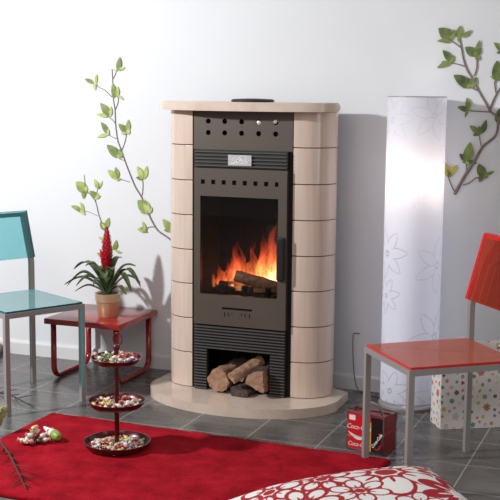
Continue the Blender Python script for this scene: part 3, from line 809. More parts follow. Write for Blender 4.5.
def build_plant():
    px, py, pz = -2.632, -0.265, 0.308
    pl = empty('potted_bromeliad', (px, py, pz), 'bromeliad with a red flower spike in a matt gold pot on the red table', 'plant')
    bm = bmesh.new()
    lathe(bm, [(0, 0.0), (0.044, 0.0), (0.047, 0.003), (0.056, 0.070), (0.0575, 0.074), (0.0600, 0.076), (0.0635, 0.112), (0.0640, 0.116), (0.0605, 0.117), (0.057, 0.108), (0.0, 0.106)], 48)
    finish(bm, 'pot', M['gold'], pl, smooth=True, angle=40)
    bm = bmesh.new(); lathe(bm, [(0.0565, 0.1075), (0.05, 0.112), (0.03, 0.114), (0, 0.115)], 32)
    finish(bm, 'soil', M['soil'], pl, smooth=True)
    # leaves: (reach x, reach y, crest height, tip height, width)
    L = [(-0.225, -0.03, 0.185, 0.145, 0.036), (-0.185, -0.07, 0.215, 0.150, 0.040), (-0.205, 0.03, 0.255, 0.215, 0.040), (-0.125, -0.09, 0.20, 0.155, 0.040), (-0.155, -0.05, 0.150, 0.120, 0.028), (-0.095, -0.05, 0.26, 0.25, 0.042),
         (-0.035, 0.08, 0.27, 0.28, 0.038), (0.03, 0.09, 0.275, 0.28, 0.038), (0.055, -0.05, 0.245, 0.24, 0.042), (0.145, 0.02, 0.255, 0.255, 0.036), (0.195, -0.03, 0.240, 0.165, 0.040), (0.165, -0.07, 0.22, 0.145, 0.038),
         (0.145, -0.08, 0.160, 0.130, 0.032), (0.155, 0.05, 0.20, 0.170, 0.034), (0.02, -0.07, 0.22, 0.20, 0.038), (-0.035, -0.08, 0.19, 0.165, 0.036), (-0.10, 0.07, 0.235, 0.22, 0.036)]
    for i, (dx, dy, cz, tz, w) in enumerate(L):
        a = 0.11
        r = math.hypot(dx, dy); b = 0.013/r if r > 0 else 0
        pts = [(dx*b, dy*b, 0.11), (dx*0.22+dx*b, dy*0.22, 0.11+(cz-0.11)*0.62), (dx*0.62, dy*0.62, cz), (dx, dy, tz)]
        bm = bmesh.new(); blade(bm, pts, w, 0.22); finish(bm, 'leaf', M['pleaf'], pl, smooth=True, angle=60)
    def spike(name, x0, z0, x1, z1, R, n, sz, y=0.0):
        bm = bmesh.new(); a0 = Vector((x0, y, z0)); a1 = Vector((x1, y, z1)); q = (a1-a0).to_track_quat('Z', 'Y').to_matrix(); Ln = (a1-a0).length
        prof = [(max(0.0015, R*0.8*(math.sin(math.pi*min(1, 0.18+0.82*t))**0.7 if t < 0.99 else 0.02)), t*Ln) for t in [i/12 for i in range(13)]]
        lathe(bm, [(0, 0)]+prof+[(0, Ln)], 14)
        for k in range(n):
            t = (k+0.5)/n; an = k*2.39996; rr = R*0.8*math.sin(math.pi*min(1, 0.18+0.82*t))**0.7
            c = Vector((rr*math.cos(an), rr*math.sin(an), t*Ln)); d = Vector((math.cos(an)*0.55, math.sin(an)*0.55, 1)).normalized()
            s = sz*(1-0.55*t); sd = Vector((-math.sin(an), math.cos(an), 0))
            v = [bm.verts.new(c-d*s*0.5-sd*s*0.30), bm.verts.new(c-d*s*0.5+sd*s*0.30), bm.verts.new(c+d*s*0.15+sd*s*0.42+Vector((math.cos(an), math.sin(an), 0))*s*0.18), bm.verts.new(c+d*s*0.9), bm.verts.new(c+d*s*0.15-sd*s*0.42+Vector((math.cos(an), math.sin(an), 0))*s*0.18)]
            w = bm.verts.new(c-Vector((math.cos(an), math.sin(an), 0))*s*0.15)
            bm.faces.new(v)
            for i in range(5): bm.faces.new((v[i], v[(i+1) % 5], w))
        for v in bm.verts: v.co = a0+q @ v.co
        return finish(bm, name, M['bract'], pl, smooth=True, angle=30)
    bm = bmesh.new(); tube(bm, [(0, 0, 0.11), (-0.004, 0, 0.25)], 0.006, 8); finish(bm, 'stalk', M['pleaf'], pl, smooth=True)
    spike('flower_spike', -0.004, 0.235, -0.001, 0.440, 0.026, 120, 0.020)
    spike('flower_spike', -0.014, 0.250, -0.036, 0.330, 0.011, 24, 0.014, -0.006)
build_plant()

# ------------------------------------------------------------------ tiered stand and sweets
CX, CY = -2.046, -1.285
TR = [(0.018, 0.129, 0.029), (0.185, 0.111, 0.025), (0.360, 0.099, 0.022)]     # tray floor height, radius, rim
def build_stand():
    st = empty('tiered_stand', (CX, CY, 0.017), 'three-tier maroon enamel stand with a ring handle, standing on the red rug', 'stand')
    for z, R, h in TR:
        zz = z-0.017; bm = bmesh.new()
        lathe(bm, [(0, zz), (R*0.86, zz), (R*0.97, zz+h*0.5), (R, zz+h), (R+0.002, zz+h+0.001), (R-0.002, zz+h+0.001), (R*0.94, zz+h*0.5), (R*0.84, zz+0.003), (0, zz+0.003)], 56)
        finish(bm, 'tray', M['tray'], st, smooth=True, angle=50)
    bm = bmesh.new(); tube(bm, [(0, 0, 0.004), (0, 0, 0.40)], 0.0095, 14); finish(bm, 'pole', M['tray'], st, smooth=True, angle=50)
    bm = bmesh.new(); lathe(bm, [(0, 0.396), (0.012, 0.396), (0.014, 0.404), (0.010, 0.412), (0.006, 0.416), (0, 0.416)], 20); finish(bm, 'finial', M['tray'], st, smooth=True, angle=50)
    bm = bmesh.new(); pts = [(0.019*math.sin(a)+0.006, 0, 0.436-0.024*math.cos(a)) for a in [2*math.pi*i/28 for i in range(29)]]
    tube(bm, pts, 0.0022, 8, ref=(0, 1, 0)); finish(bm, 'ring_handle', M['tray'], st, smooth=True)
build_stand()

SWEET = {}
def sweet_proto(colname, rgb):
    m = mat('wrapper_'+colname, rgb, 0.25, var=0.12, vscale=200)
    bm = bmesh.new(); bmesh.ops.create_uvsphere(bm, u_segments=12, v_segments=8, radius=1)
    for v in bm.verts:
        n = 1+0.12*noise.noise(v.co*2.3); v.co = Vector((v.co.x*0.0110*n, v.co.y*0.0080*n, v.co.z*0.0070*n))
    for s in (-1, 1):   # twisted paper ends
        ring = []; n = 9
        for i in range(n):
            a = 2*math.pi*i/n; k = 1.0 if i % 2 else 0.55
            ring.append((bm.verts.new((s*0.0098, 0.0022*math.cos(a), 0.0022*math.sin(a))), bm.verts.new((s*0.0165, 0.0075*k*math.cos(a), 0.0058*k*math.sin(a)))))
        for i in range(n):
            j = (i+1) % n; bm.faces.new((ring[i][0], ring[j][0], ring[j][1], ring[i][1]))
        c = bm.verts.new((s*0.013, 0, 0))
        for i in range(n): bm.faces.new((ring[i][1], ring[(i+1) % n][1], c))
    o = finish(bm, 'wrapped_sweet', m, smooth=True, angle=45); me = o.data; bpy.data.objects.remove(o)
    return me
PAL = [('red', (186, 50, 54)), ('yellow', (226, 204, 140)), ('white', (228, 222, 214)), ('pink', (214, 160, 154)), ('green', (116, 140, 90)), ('cream', (216, 198, 170)), ('violet', (128, 112, 150)), ('orange', (206, 140, 90)), ('brown', (110, 60, 46))]
WGT = [2.5, 4, 6, 4, 2, 5, 1, 1, 2]
for n_, c_ in PAL: SWEET[n_] = sweet_proto(n_, c_)
def put_sweet(name, loc, label, group, s=1.0):
    o = bpy.data.objects.new('wrapped_sweet', SWEET[name]); col.objects.link(o); o.location = loc
    o.rotation_euler = (random.uniform(-0.35, 0.35), random.uniform(-0.35, 0.35), random.uniform(0, 6.28)); o.scale = (s,)*3
    return tag(o, label, 'sweet', group)
def fill_trays():
    rnd = random.Random(11)
    names = [n for n, _ in PAL]
    for (z, R, h), tier, pile in zip(TR, ('bottom', 'middle', 'top'), (1.0, 1.0, 1.3)):
        done = []
        for layer, rad, zz in ((0, R*0.80, z+0.0115),) + (((1, R*0.72, z+0.0225), (2, R*0.45, z+0.031)) if tier == 'top' else ((1, R*0.62, z+0.0215),)):
            tries = 0; here = []
            while tries < 900:
                tries += 1
                r = rad*math.sqrt(rnd.random()); a = rnd.uniform(0, 6.283); x, y = r*math.cos(a), r*math.sin(a)
                if r < 0.021: continue
                if all((x-p)**2+(y-q)**2 > (0.0215 if layer == 0 else 0.0245)**2 for p, q in here): here.append((x, y))
            for x, y in here:
                n = rnd.choices(names, WGT)[0]
                put_sweet(n, (CX+x, CY+y, zz), '%s wrapped sweet in the %s tray of the tiered stand' % (n, tier), '%s sweets in the %s tray' % (n, tier))
    # sticking out over the rim of the top tray
    put_sweet('violet', (CX+0.080, CY-0.035, 0.386), 'violet wrapped sweet perched on the rim of the top tray', None, 1.0)
    put_sweet('pink', (CX-0.088, CY-0.01, 0.388), 'pink wrapped sweet perched on the rim of the top tray', None, 1.0)
fill_trays()

def rug_things():
    B = Vector((-2.375, -1.350, 0.02))
    spots = [(-0.045, -0.055, 0.012, 'white'), (-0.02, -0.06, 0.012, 'cream'), (0.005, -0.055, 0.012, 'pink'), (-0.04, -0.02, 0.012, 'white'), (-0.005, -0.025, 0.012, 'brown'), (0.03, -0.02, 0.012, 'brown'),
             (0.055, 0.0, 0.012, 'white'), (-0.025, 0.012, 0.012, 'brown'), (0.015, 0.012, 0.012, 'red'), (-0.02, -0.018, 0.028, 'white'), (0.012, -0.012, 0.028, 'brown'), (0.04, 0.005, 0.028, 'white'), (-0.005, 0.01, 0.040, 'white'), (-0.012, 0.002, 0.054, 'yellow')]
    rnd = random.Random(3)
    for i, (x, y, z, n) in enumerate(spots):
        lab = {'yellow': 'pale yellow wrapped sweet on the very top of the little heap on the rug'}.get(n, '%s wrapped sweet in the little heap on the red rug' % n)
        put_sweet(n, B+Vector((x*0.75, y*0.75, z)), lab, None if n in ('yellow', 'red', 'cream', 'pink') else '%s sweets in the heap on the rug' % n, 1.35)
    # cone-shaped paper twist
    tip = Vector((-2.405, -1.240, 0.046)); end = Vector((-2.285, -1.325, 0.040))
    q = (end-tip).to_track_quat('Z', 'Y').to_matrix(); L = (end-tip).length
    bm = bmesh.new(); lathe(bm, [(0.0, 0), (0.005, L*0.03), (0.019, L*0.66), (0.0205, L*0.70)], 20)
    lathe(bm, [(0.0205, L*0.70), (0.0210, L*0.76), (0.019, L*0.92), (0.010, L), (0, L)], 20, mi=1)
    for k in range(5):
        a = k*1.256; c = Vector((0.016*math.cos(a), 0.016*math.sin(a), L*0.5))
        lathe(bm, [(0, -0.002), (0.006, 0), (0, 0.002)], 8, c, mi=2)
    for v in bm.verts: v.co = tip+q @ v.co
    mg = mat('print_green', (140, 166, 74), 0.4); o = finish(bm, 'paper_cone', [M['white'], mg, M['yellow']], smooth=True, angle=40)
    tag(o, 'white paper cone with a green end lying on the rug beside some sweets', 'cone')
rug_things()

# ------------------------------------------------------------------ printed vinyl bag
def build_cola_bag():
    A = Vector((-1.222, -0.895, 0)); B = Vector((-1.062, -0.940, 0)); ux = (B-A).normalized(); W = (B-A).length
    H = 0.158; D = 0.100
    bg = empty('vinyl_bag', ((A+B)[0]/2, (A+B)[1]/2, 0), 'small red and black cola-print vinyl bag on the floor behind a chair leg', 'bag')
    bg.rotation_euler = (0, 0, math.atan2(ux.y, ux.x)); h = W/2
    bm = bmesh.new(); box(bm, -h, h, 0, D, 0.001, H, bevel=0.004); finish(bm, 'bag_body', M['cokeside'], bg, smooth=True, angle=40)
    bm = bmesh.new(); box(bm, -h+0.004, h*0.30, -0.0012, 0.001, 0.008, H-0.008); finish(bm, 'red_print', M['cokered'], bg)
    bm = bmesh.new(); box(bm, h*0.33, h-0.004, -0.0012, 0.001, 0.008, H-0.008); finish(bm, 'black_print', M['cokeblack'], bg)
    bm = bmesh.new(); box(bm, h*0.28, h*0.34, -0.0016, 0.001, 0.010, H-0.03); box(bm, h*0.05, h*0.28, -0.0016, 0.001, 0.052, 0.055); box(bm, -h+0.004, -h*0.1, -0.0016, 0.001, 0.058, 0.0605); finish(bm, 'yellow_print', M['yellow'], bg)
    bm = bmesh.new(); box(bm, -h+0.010, -h+0.038, -0.0016, 0.001, H-0.034, H-0.014)
    # the white ribbon under the script
    pts = []
    for i in range(17):
        t = i/16; pts.append((-h+0.006+0.085*t, 0.075-0.018*math.sin(t*math.pi*0.9)-0.004*t))
    for i in range(16):
        (x0, z0), (x1, z1) = pts[i], pts[i+1]; w0 = 0.0065*math.sin(math.pi*i/16)+0.001; w1 = 0.0065*math.sin(math.pi*(i+1)/16)+0.001
        f = [bm.verts.new((x, -0.0016, z)) for x, z in ((x0, z0-w0), (x1, z1-w1), (x1, z1+w1), (x0, z0+w0))]; bm.faces.new(f)
    finish(bm, 'white_print', M['white'], bg)
    def Tm(x, z, rot=0.0, y=-0.0016): return Matrix.Translation((x, y, z)) @ Matrix.Rotation(math.pi/2, 4, 'X') @ Matrix.Rotation(rot, 4, 'Z')
    for z, s in ((0.098, 0.026), (0.028, 0.023)):
        text_mesh('lettering', 'Coca-Cola', s, Tm(-h*0.34, z, 0.03), M['white'], bg, shear=0.28, offset=0.0)
    text_mesh('lettering', 'Coca-Cola', 0.017, Tm(h*0.66, 0.058, 0.95), M['white'], bg, shear=0.28, offset=0.0004)
    text_mesh('lettering', 'zero', 0.014, Tm(h*0.80, 0.036, 0.95), M['cokered'], bg, shear=0.28, offset=0.0004)
    bm = bmesh.new()
    for k in range(24):
        a = 2*math.pi*k/24; b = 2*math.pi*(k+1)/24
        if 4 < k < 15: continue
        f = [bm.verts.new((h*0.66+r*0.8*math.cos(t), -0.0017, 0.056+r*1.25*math.sin(t))) for r, t in ((0.026, a), (0.029, a), (0.029, b), (0.026, b))]; bm.faces.new(f)
    finish(bm, 'red_swirl', M['cokered'], bg)
    T = Matrix.Translation((h+0.0012, D/2, 0.09)) @ Matrix.Rotation(math.pi/2, 4, 'Z') @ Matrix.Rotation(math.pi/2, 4, 'X')
    text_mesh('lettering', 'Coca-Cola', 0.024, T, M['ghost'], bg, shear=0.28, offset=0.0003)
    # clear piping, zip and handle
    bm = bmesh.new()
    for z in (0.006, H): tube(bm, [(-h, 0, z), (h, 0, z), (h, D, z), (-h, D, z), (-h, 0, z)], 0.0028, 8)
    for x, y in ((-h, 0), (h, 0), (h, D)): tube(bm, [(x, y, 0.006), (x, y, H)], 0.0028, 8)
    finish(bm, 'piping', M['clear'], bg, smooth=True)
    bm = bmesh.new(); tube(bm, [(-h+0.004, D*0.5, H+0.002), (h-0.004, D*0.5, H+0.002)], 0.003, 8); finish(bm, 'zip', M['cokeblack'], bg, smooth=True)
    bm = bmesh.new(); path = smooth_path([(-h*0.72, 0.02, H-0.004), (-h*0.6, 0.028, H+0.022), (-h*0.05, 0.035, H+0.040), (h*0.55, 0.028, H+0.026), (h*0.78, 0.02, H-0.004)], 8)
    for i in range(len(path)-1):
        p, q = path[i], path[i+1]; y = Vector((0, 0.009, 0)); n = Vector((0, 0, 0.0018))
        vs = [bm.verts.new(v) for v in (p-y, p+y, q+y, q-y)]; ws = [bm.verts.new(v+n) for v in (p-y, p+y, q+y, q-y)]
        bm.faces.new(vs[::-1]); bm.faces.new(ws)
        for a in range(4): bm.faces.new((vs[a], vs[(a+1) % 4], ws[(a+1) % 4], ws[a]))
    bmesh.ops.remove_doubles(bm, verts=bm.verts, dist=1e-6)
    finish(bm, 'handle', M['clear'], bg, smooth=True, angle=40)
build_cola_bag()

# ------------------------------------------------------------------ flowered paper bag
def build_gift_bag():
    A = Vector((-0.930, -0.497, 0)); ux = Vector((0.86, 0.51, 0)).normalized(); ang = math.atan2(ux.y, ux.x)
    W, D, H = 0.30, 0.130, 0.350
    rnd = random.Random(21); FL = []
    cols = [(180, 50, 50), (120, 150, 80), (206, 180, 84), (210, 120, 84), (192, 120, 130), (84, 144, 136), (120, 40, 54), (180, 190, 96)]
    paper = lin((232, 226, 222))
    tries = 0
    while tries < 4000 and len(FL) < 130:
        tries += 1
        x, y = rnd.uniform(0, W+D), rnd.uniform(0, H); r = rnd.choice((0.007, 0.009, 0.009, 0.012, 0.018))
        if all(math.hypot(x-f[0], y-f[1]) > r+f[2]+0.008 for f in FL):
            FL.append((x, y, r, rnd.choice((5, 6, 7)), rnd.uniform(0, 1), lin(rnd.choice(cols)), lin(rnd.choice(cols)), rnd.random() < 0.25))
    def colour(x, y):
        for fx, fy, r, n, rot, c1, c2, faint in FL:
            dx, dy = x-fx, y-fy
            if abs(dx) > r or abs(dy) > r: continue
            d = math.hypot(dx, dy); a = math.atan2(dy, dx)-rot
            lim = r*(0.62+0.38*abs(math.cos(a*n/2)))
            if d < lim:
                c = c2 if d < r*0.3 else c1
                return tuple(p*0.6+c_*0.4 for p, c_ in zip(paper, c)) if faint else c
        return paper
    bag = empty('gift_bag', tuple(A), 'white paper gift bag printed with small coloured flowers, standing behind the red seat', 'bag', rz=ang)
    bm = bmesh.new(); lay = bm.loops.layers.float_color.new('paint')
    tap = 0.010
    def front(u, v): return Vector((u*W, tap*v+0.004*math.sin(v*9)*math.sin(u*3.1), v*H+0.0008))
    def back(u, v): return Vector((u*W, D-tap*v, v*H+0.0008))
    def side(u, v):
        fold = (0.5-abs(u-0.5))*2*0.030*v; return Vector((fold, tap*v+u*(D-2*tap*v), v*H+0.0008))
    def side2(u, v):
        p = side(u, v); return Vector((W-p.x, p.y, p.z))
    painted_grid(bm, lay, 110, 130, front, lambda u, v: colour(u*W, v*H))
    painted_grid(bm, lay, 40, 60, back, lambda u, v: colour(W-u*W, v*H))
    painted_grid(bm, lay, 60, 130, side, lambda u, v: colour(W+u*D, v*H))
    painted_grid(bm, lay, 40, 80, side2, lambda u, v: colour(W+u*D, H-v*H))
    painted_grid(bm, lay, 4, 4, lambda u, v: Vector((u*W, v*D, 0.0008)), lambda u, v: paper)
    bmesh.ops.remove_doubles(bm, verts=bm.verts, dist=2e-5)
    finish(bm, 'paper_body', M['bagpaint'], bag)
    for y in (tap+0.003, D-tap-0.003):
        bm = bmesh.new(); tube(bm, smooth_path([(W*0.3, y, H-0.02), (W*0.33, y, H+0.012), (W*0.5, y-0.004, H+0.022), (W*0.67, y, H+0.012), (W*0.7, y, H-0.02)], 6), 0.0022, 8); finish(bm, 'handle', M['white'], bag, smooth=True)
build_gift_bag()

# ------------------------------------------------------------------ floor cushion
def build_cushion():
    a, b, th = 0.36, 0.36, 0.100
    FL = CUSH
    white = lin((232, 228, 224)); red = lin((166, 14, 34))
    def colour(x, y):
        c = white
        for fx, fy, R, n, rot, w, inv, line in FL:
            dx, dy = x-fx, y-fy
            if dx*dx+dy*dy > R*R*1.1: continue
            rr = math.hypot(dx, dy); an = math.atan2(dy, dx)-rot; stp = 2*math.pi/n
            an = (an+stp/2) % stp-stp/2; px, py = rr*math.cos(an), rr*math.sin(an)
            wt = 0.60*math.tan(math.pi/n)*w*R
            f = math.hypot((px-0.59*R)/(0.39*R), py/wt)
            if f < 1:
                edge = (1-f)*wt
                if not inv:
                    c = red if edge < line else white
                    if math.hypot((px-0.36*R)/(0.13*R), py/(0.030*R)) < 1: c = red
                else:
                    c = white if edge < line*0.45 else red
                    if math.hypot((px-0.42*R)/(0.17*R), py/(0.028*R)) < 1: c = white
            elif rr < R*0.17: c = red if not inv else white
        return c
    bm = bmesh.new(); lay = bm.loops.layers.float_color.new('paint')
    def pos(u, v, s=1):
        x, y = u*2-1, v*2-1
        k = max(0, (1-abs(x)**3.0)*(1-abs(y)**3.0))**0.55
        pinch = 1-0.05*(1-abs(x)**2)*abs(y)**2
        pin2 = 1-0.05*(1-abs(y)**2)*abs(x)**2
        z = th*(k*(1.0+0.07*noise.noise(Vector((x*2.0, y*2.0, 2)))) if s > 0 else -k*0.8)
        return Vector((x*a*pin2, y*b*pinch, z+th*0.8))
    painted_grid(bm, lay, 360, 320, lambda u, v: pos(u, v, 1), lambda u, v: colour((u*2-1)*a, (v*2-1)*b))
    painted_grid(bm, lay, 60, 60, lambda u, v: pos(u, v, -1), lambda u, v: white)
    bmesh.ops.remove_doubles(bm, verts=bm.verts, dist=2e-5)
    o = finish(bm, 'floor_cushion', M['cushpaint'], loc=(-0.855, -1.875, 0.012), smooth=True)
    o.rotation_euler = (math.radians(2), math.radians(-4), math.radians(37))
    tag(o, 'plump white cushion with a bold dark red flower print, lying on the rug', 'cushion')
# flowers on the print: x, y, radius, petals, turn, petal width, inverted, outline
CUSH = [(0.13, 0.185, 0.225, 7, 0.1, 0.97, False, 0.0135), (0.315, -0.02, 0.165, 8, 0.1, 0.95, True, 0.012), (0.315, 0.20, 0.085, 6, 0.4, 0.95, True, 0.010), (-0.085, 0.205, 0.115, 7, 0.3, 0.95, False, 0.012), (-0.01, 0.055, 0.105, 6, 0.5, 0.85, False, 0.008),
        (-0.26, 0.22, 0.12, 6, 0.0, 0.95, False, 0.013), (0.13, -0.10, 0.09, 6, 0.2, 0.9, False, 0.007), (-0.20, 0.04, 0.13, 7, 0.7, 0.95, False, 0.013), (0.0, 0.31, 0.075, 6, 0.2, 0.95, True, 0.01), (-0.165, 0.315, 0.07, 6, 0.1, 0.95, True, 0.010), (0.285, 0.325, 0.07, 6, 0.1, 0.95, True, 0.010),
        (0.02, -0.22, 0.16, 7, 0.1, 0.95, False, 0.013), (0.28, -0.26, 0.12, 6, 0.1, 0.95, False, 0.012), (-0.28, -0.20, 0.15, 6, 0.1, 0.95, True, 0.012), (-0.335, 0.08, 0.07, 6, 0.3, 0.95, True, 0.01)]
build_cushion()

# ------------------------------------------------------------------ leafy sprig decorations on the wall
def leaf_mesh(tip, base, wf, y0, lift):
    """small ovate leaf lying just off the wall, domed along its midrib"""
    b = Vector((base[0], 0, base[1])); t = Vector((tip[0], 0, tip[1])); d = t-b; L = d.length; d.normalize(); s = Vector((d.z, 0, -d.x))
    bm = bmesh.new(); rows = []; n = 8
    for i in range(n+1):
        u = i/n; w = L*wf*0.44*math.sin(math.pi*min(1, u**0.8*0.98+0.015))**0.8
        bend = 0.06*L*math.sin(u*math.pi)
        row = []
        for k in (-1, -0.5, 0, 0.5, 1):
            y = y0-lift-0.03*L*math.sin(u*2.6)-(1-abs(k))*0.0-0.10*w*abs(k)
            row.append(Vector(b+d*L*u+s*(k*w+bend)+Vector((0, y, 0))))
        rows.append(row)
    f = [[bm.verts.new(p) for p in r] for r in rows]; g = [[bm.verts.new(p+Vector((0, 0.0010, 0))) for p in r] for r in rows]
    for i in range(n):
        for k in range(4):
            bm.faces.new((f[i][k], f[i][k+1], f[i+1][k+1], f[i+1][k])); bm.faces.new((g[i][k], g[i+1][k], g[i+1][k+1], g[i][k+1]))
        bm.faces.new((f[i][0], f[i+1][0], g[i+1][0], g[i][0])); bm.faces.new((f[i][4], g[i][4], g[i+1][4], f[i+1][4]))
    bm.faces.new(f[0]+g[0][::-1]); bm.faces.new(f[n]+g[n][::-1])
    return bm
def build_sprig(D, label, pal, r0, yellow=()):
    x0, z0 = D['stems'][0][0]
    root = empty('leafy_branch', (x0, 0, z0), label, 'branch')
    off = Vector((-x0, 0, -z0)); Y = -max(0.0022, r0*0.6)
    bm = bmesh.new()
    for si, s in enumerate(D['stems']):
        p = smooth_path([(x, Y, z) for x, z in s], 4); n = len(p)
        tube(bm, [q+off for q in p], [r0*(1-0.62*i/(n-1))*(0.7 if si else 1) for i in range(n)], 7)
    finish(bm, 'branch_stem', M['twig'], root, smooth=True)
    for s in D['twigs']:
        bm = bmesh.new(); p = smooth_path([(x, Y-0.0003*i, z) for i, (x, z) in enumerate(s)], 4); tube(bm, [q+off for q in p], r0*0.36, 6); finish(bm, 'twig', M['twig'], root, smooth=True)
    more = []
    for i, (t, b, w) in enumerate(D['leaves']):      # a small young leaf beside each broad one
        if w >= 0.5:
            dx, dz = t[0]-b[0], t[1]-b[1]; an = (0.95 if i % 2 else -0.95); k = 0.5
            more.append(((b[0]+k*(dx*math.cos(an)-dz*math.sin(an)), b[1]+k*(dx*math.sin(an)+dz*math.cos(an))), b, 0.6))
    for i, (t, b, w) in enumerate(list(D['leaves'])+more):
        bm = leaf_mesh(t, b, w, Y, 0.0006+0.0008*(i % 3))
        for v in bm.verts: v.co += off
        finish(bm, 'leaf', M['dyellow'] if i in yellow else pal[i % len(pal)] if w > 0.42 else pal[-1], root, smooth=True, angle=60)
DECAL_A = dict(
  stems=[[(-2.378,0.648),(-2.406,0.662),(-2.444,0.685),(-2.489,0.713),(-2.527,0.771),(-2.55,0.821),(-2.577,0.875),(-2.611,0.924),(-2.644,0.994),(-2.669,1.053),(-2.69,1.108),(-2.71,1.158),(-2.721,1.237),(-2.724,1.307),(-2.733,1.367),(-2.736,1.456),(-2.739,1.511)]],
  twigs=[[(-2.734,1.461),(-2.722,1.481),(-2.709,1.511),(-2.708,1.506)],[(-2.74,1.372),(-2.782,1.406),(-2.816,1.421),(-2.835,1.436)],[(-2.723,1.307),(-2.709,1.337),(-2.703,1.367),(-2.711,1.372)],[(-2.721,1.237),(-2.743,1.262),(-2.766,1.277),(-2.766,1.274)],[(-2.713,1.162),(-2.739,1.172),(-2.761,1.181),(-2.767,1.181)],[(-2.689,1.103),(-2.671,1.143),(-2.659,1.189),(-2.657,1.189)],[(-2.669,1.053),(-2.683,1.058),(-2.697,1.062),(-2.703,1.067)],[(-2.644,0.948),(-2.672,0.955),(-2.706,0.961),(-2.712,0.961)],[(-2.574,0.883),(-2.569,0.926),(-2.571,0.966),(-2.571,0.964)],[(-2.5,0.727),(-2.528,0.726),(-2.544,0.72),(-2.55,0.704)],[(-2.411,0.677),(-2.414,0.702),(-2.417,0.722),(-2.417,0.712)]],
  leaves=[((-2.693,1.57),(-2.708,1.506),0.5),((-2.665,1.521),(-2.702,1.506),0.4),((-2.736,1.506),(-2.708,1.501),0.4),((-2.895,1.46),(-2.844,1.438),0.45),((-2.826,1.486),(-2.835,1.436),0.35),((-2.833,1.403),(-2.838,1.441),0.5),((-2.736,1.441),(-2.728,1.367),0.45),((-2.708,1.427),(-2.711,1.372),0.4),((-2.672,1.358),(-2.703,1.382),0.4),((-2.805,1.341),(-2.76,1.277),0.55),((-2.746,1.327),(-2.752,1.272),0.35),((-2.829,1.281),(-2.766,1.274),0.35),((-2.803,1.246),(-2.767,1.186),0.45),((-2.824,1.167),(-2.767,1.181),0.35),((-2.761,1.212),(-2.767,1.181),0.5),((-2.704,1.238),(-2.659,1.194),0.6),((-2.648,1.261),(-2.657,1.199),0.45),((-2.642,1.214),(-2.657,1.189),0.8),((-2.77,1.131),(-2.708,1.07),0.6),((-2.685,1.103),(-2.703,1.067),0.7),((-2.766,1.005),(-2.718,0.961),0.6),((-2.723,1.021),(-2.712,0.961),0.5),((-2.692,0.964),(-2.718,0.958),0.5),((-2.6,1.03),(-2.571,0.964),0.5),((-2.546,1.032),(-2.568,0.964),0.4),((-2.597,0.859),(-2.544,0.801),0.85),((-2.566,0.866),(-2.539,0.796),0.55),((-2.53,0.781),(-2.547,0.811),0.6),((-2.601,0.709),(-2.55,0.704),0.6),((-2.572,0.754),(-2.558,0.704),0.4),((-2.542,0.697),(-2.567,0.714),0.5),((-2.458,0.77),(-2.417,0.712),0.6),((-2.411,0.757),(-2.411,0.707),0.5),((-2.439,0.705),(-2.411,0.712),0.4)])
DECAL_B = dict(
  stems=[[(-2.768,0.533),(-2.775,0.605),(-2.783,0.676),(-2.795,0.712),(-2.821,0.772),(-2.839,0.838),(-2.868,0.873),(-2.894,0.903),(-2.904,0.974)]],
  twigs=[[(-2.84,0.833),(-2.836,0.869),(-2.827,0.906),(-2.827,0.906)],[(-2.83,0.767),(-2.863,0.781),(-2.898,0.789),(-2.91,0.786)],[(-2.774,0.594),(-2.75,0.601),(-2.715,0.593),(-2.732,0.597)],[(-2.782,0.666),(-2.795,0.655),(-2.807,0.649),(-2.79,0.64)],[(-2.771,0.569),(-2.79,0.562),(-2.808,0.556),(-2.785,0.547)]],
  leaves=[((-2.952,0.937),(-2.897,0.887),0.85),((-2.909,0.851),(-2.9,0.898),0.6),((-2.844,0.956),(-2.827,0.906),0.5),((-2.798,0.948),(-2.83,0.905),0.3),((-2.874,0.893),(-2.828,0.859),0.6),((-2.81,0.873),(-2.845,0.859),0.5),((-2.983,0.811),(-2.922,0.788),0.45),((-2.927,0.835),(-2.91,0.786),0.4),((-2.898,0.769),(-2.927,0.798),0.6),((-2.762,0.762),(-2.789,0.705),0.5),((-2.812,0.737),(-2.786,0.697),0.8),((-2.824,0.659),(-2.79,0.64),0.5),((-2.783,0.676),(-2.79,0.64),0.6),((-2.72,0.649),(-2.735,0.597),0.5),((-2.689,0.587),(-2.732,0.597),0.35),((-2.834,0.575),(-2.785,0.547),0.5),((-2.755,0.616),(-2.767,0.564),0.5)])
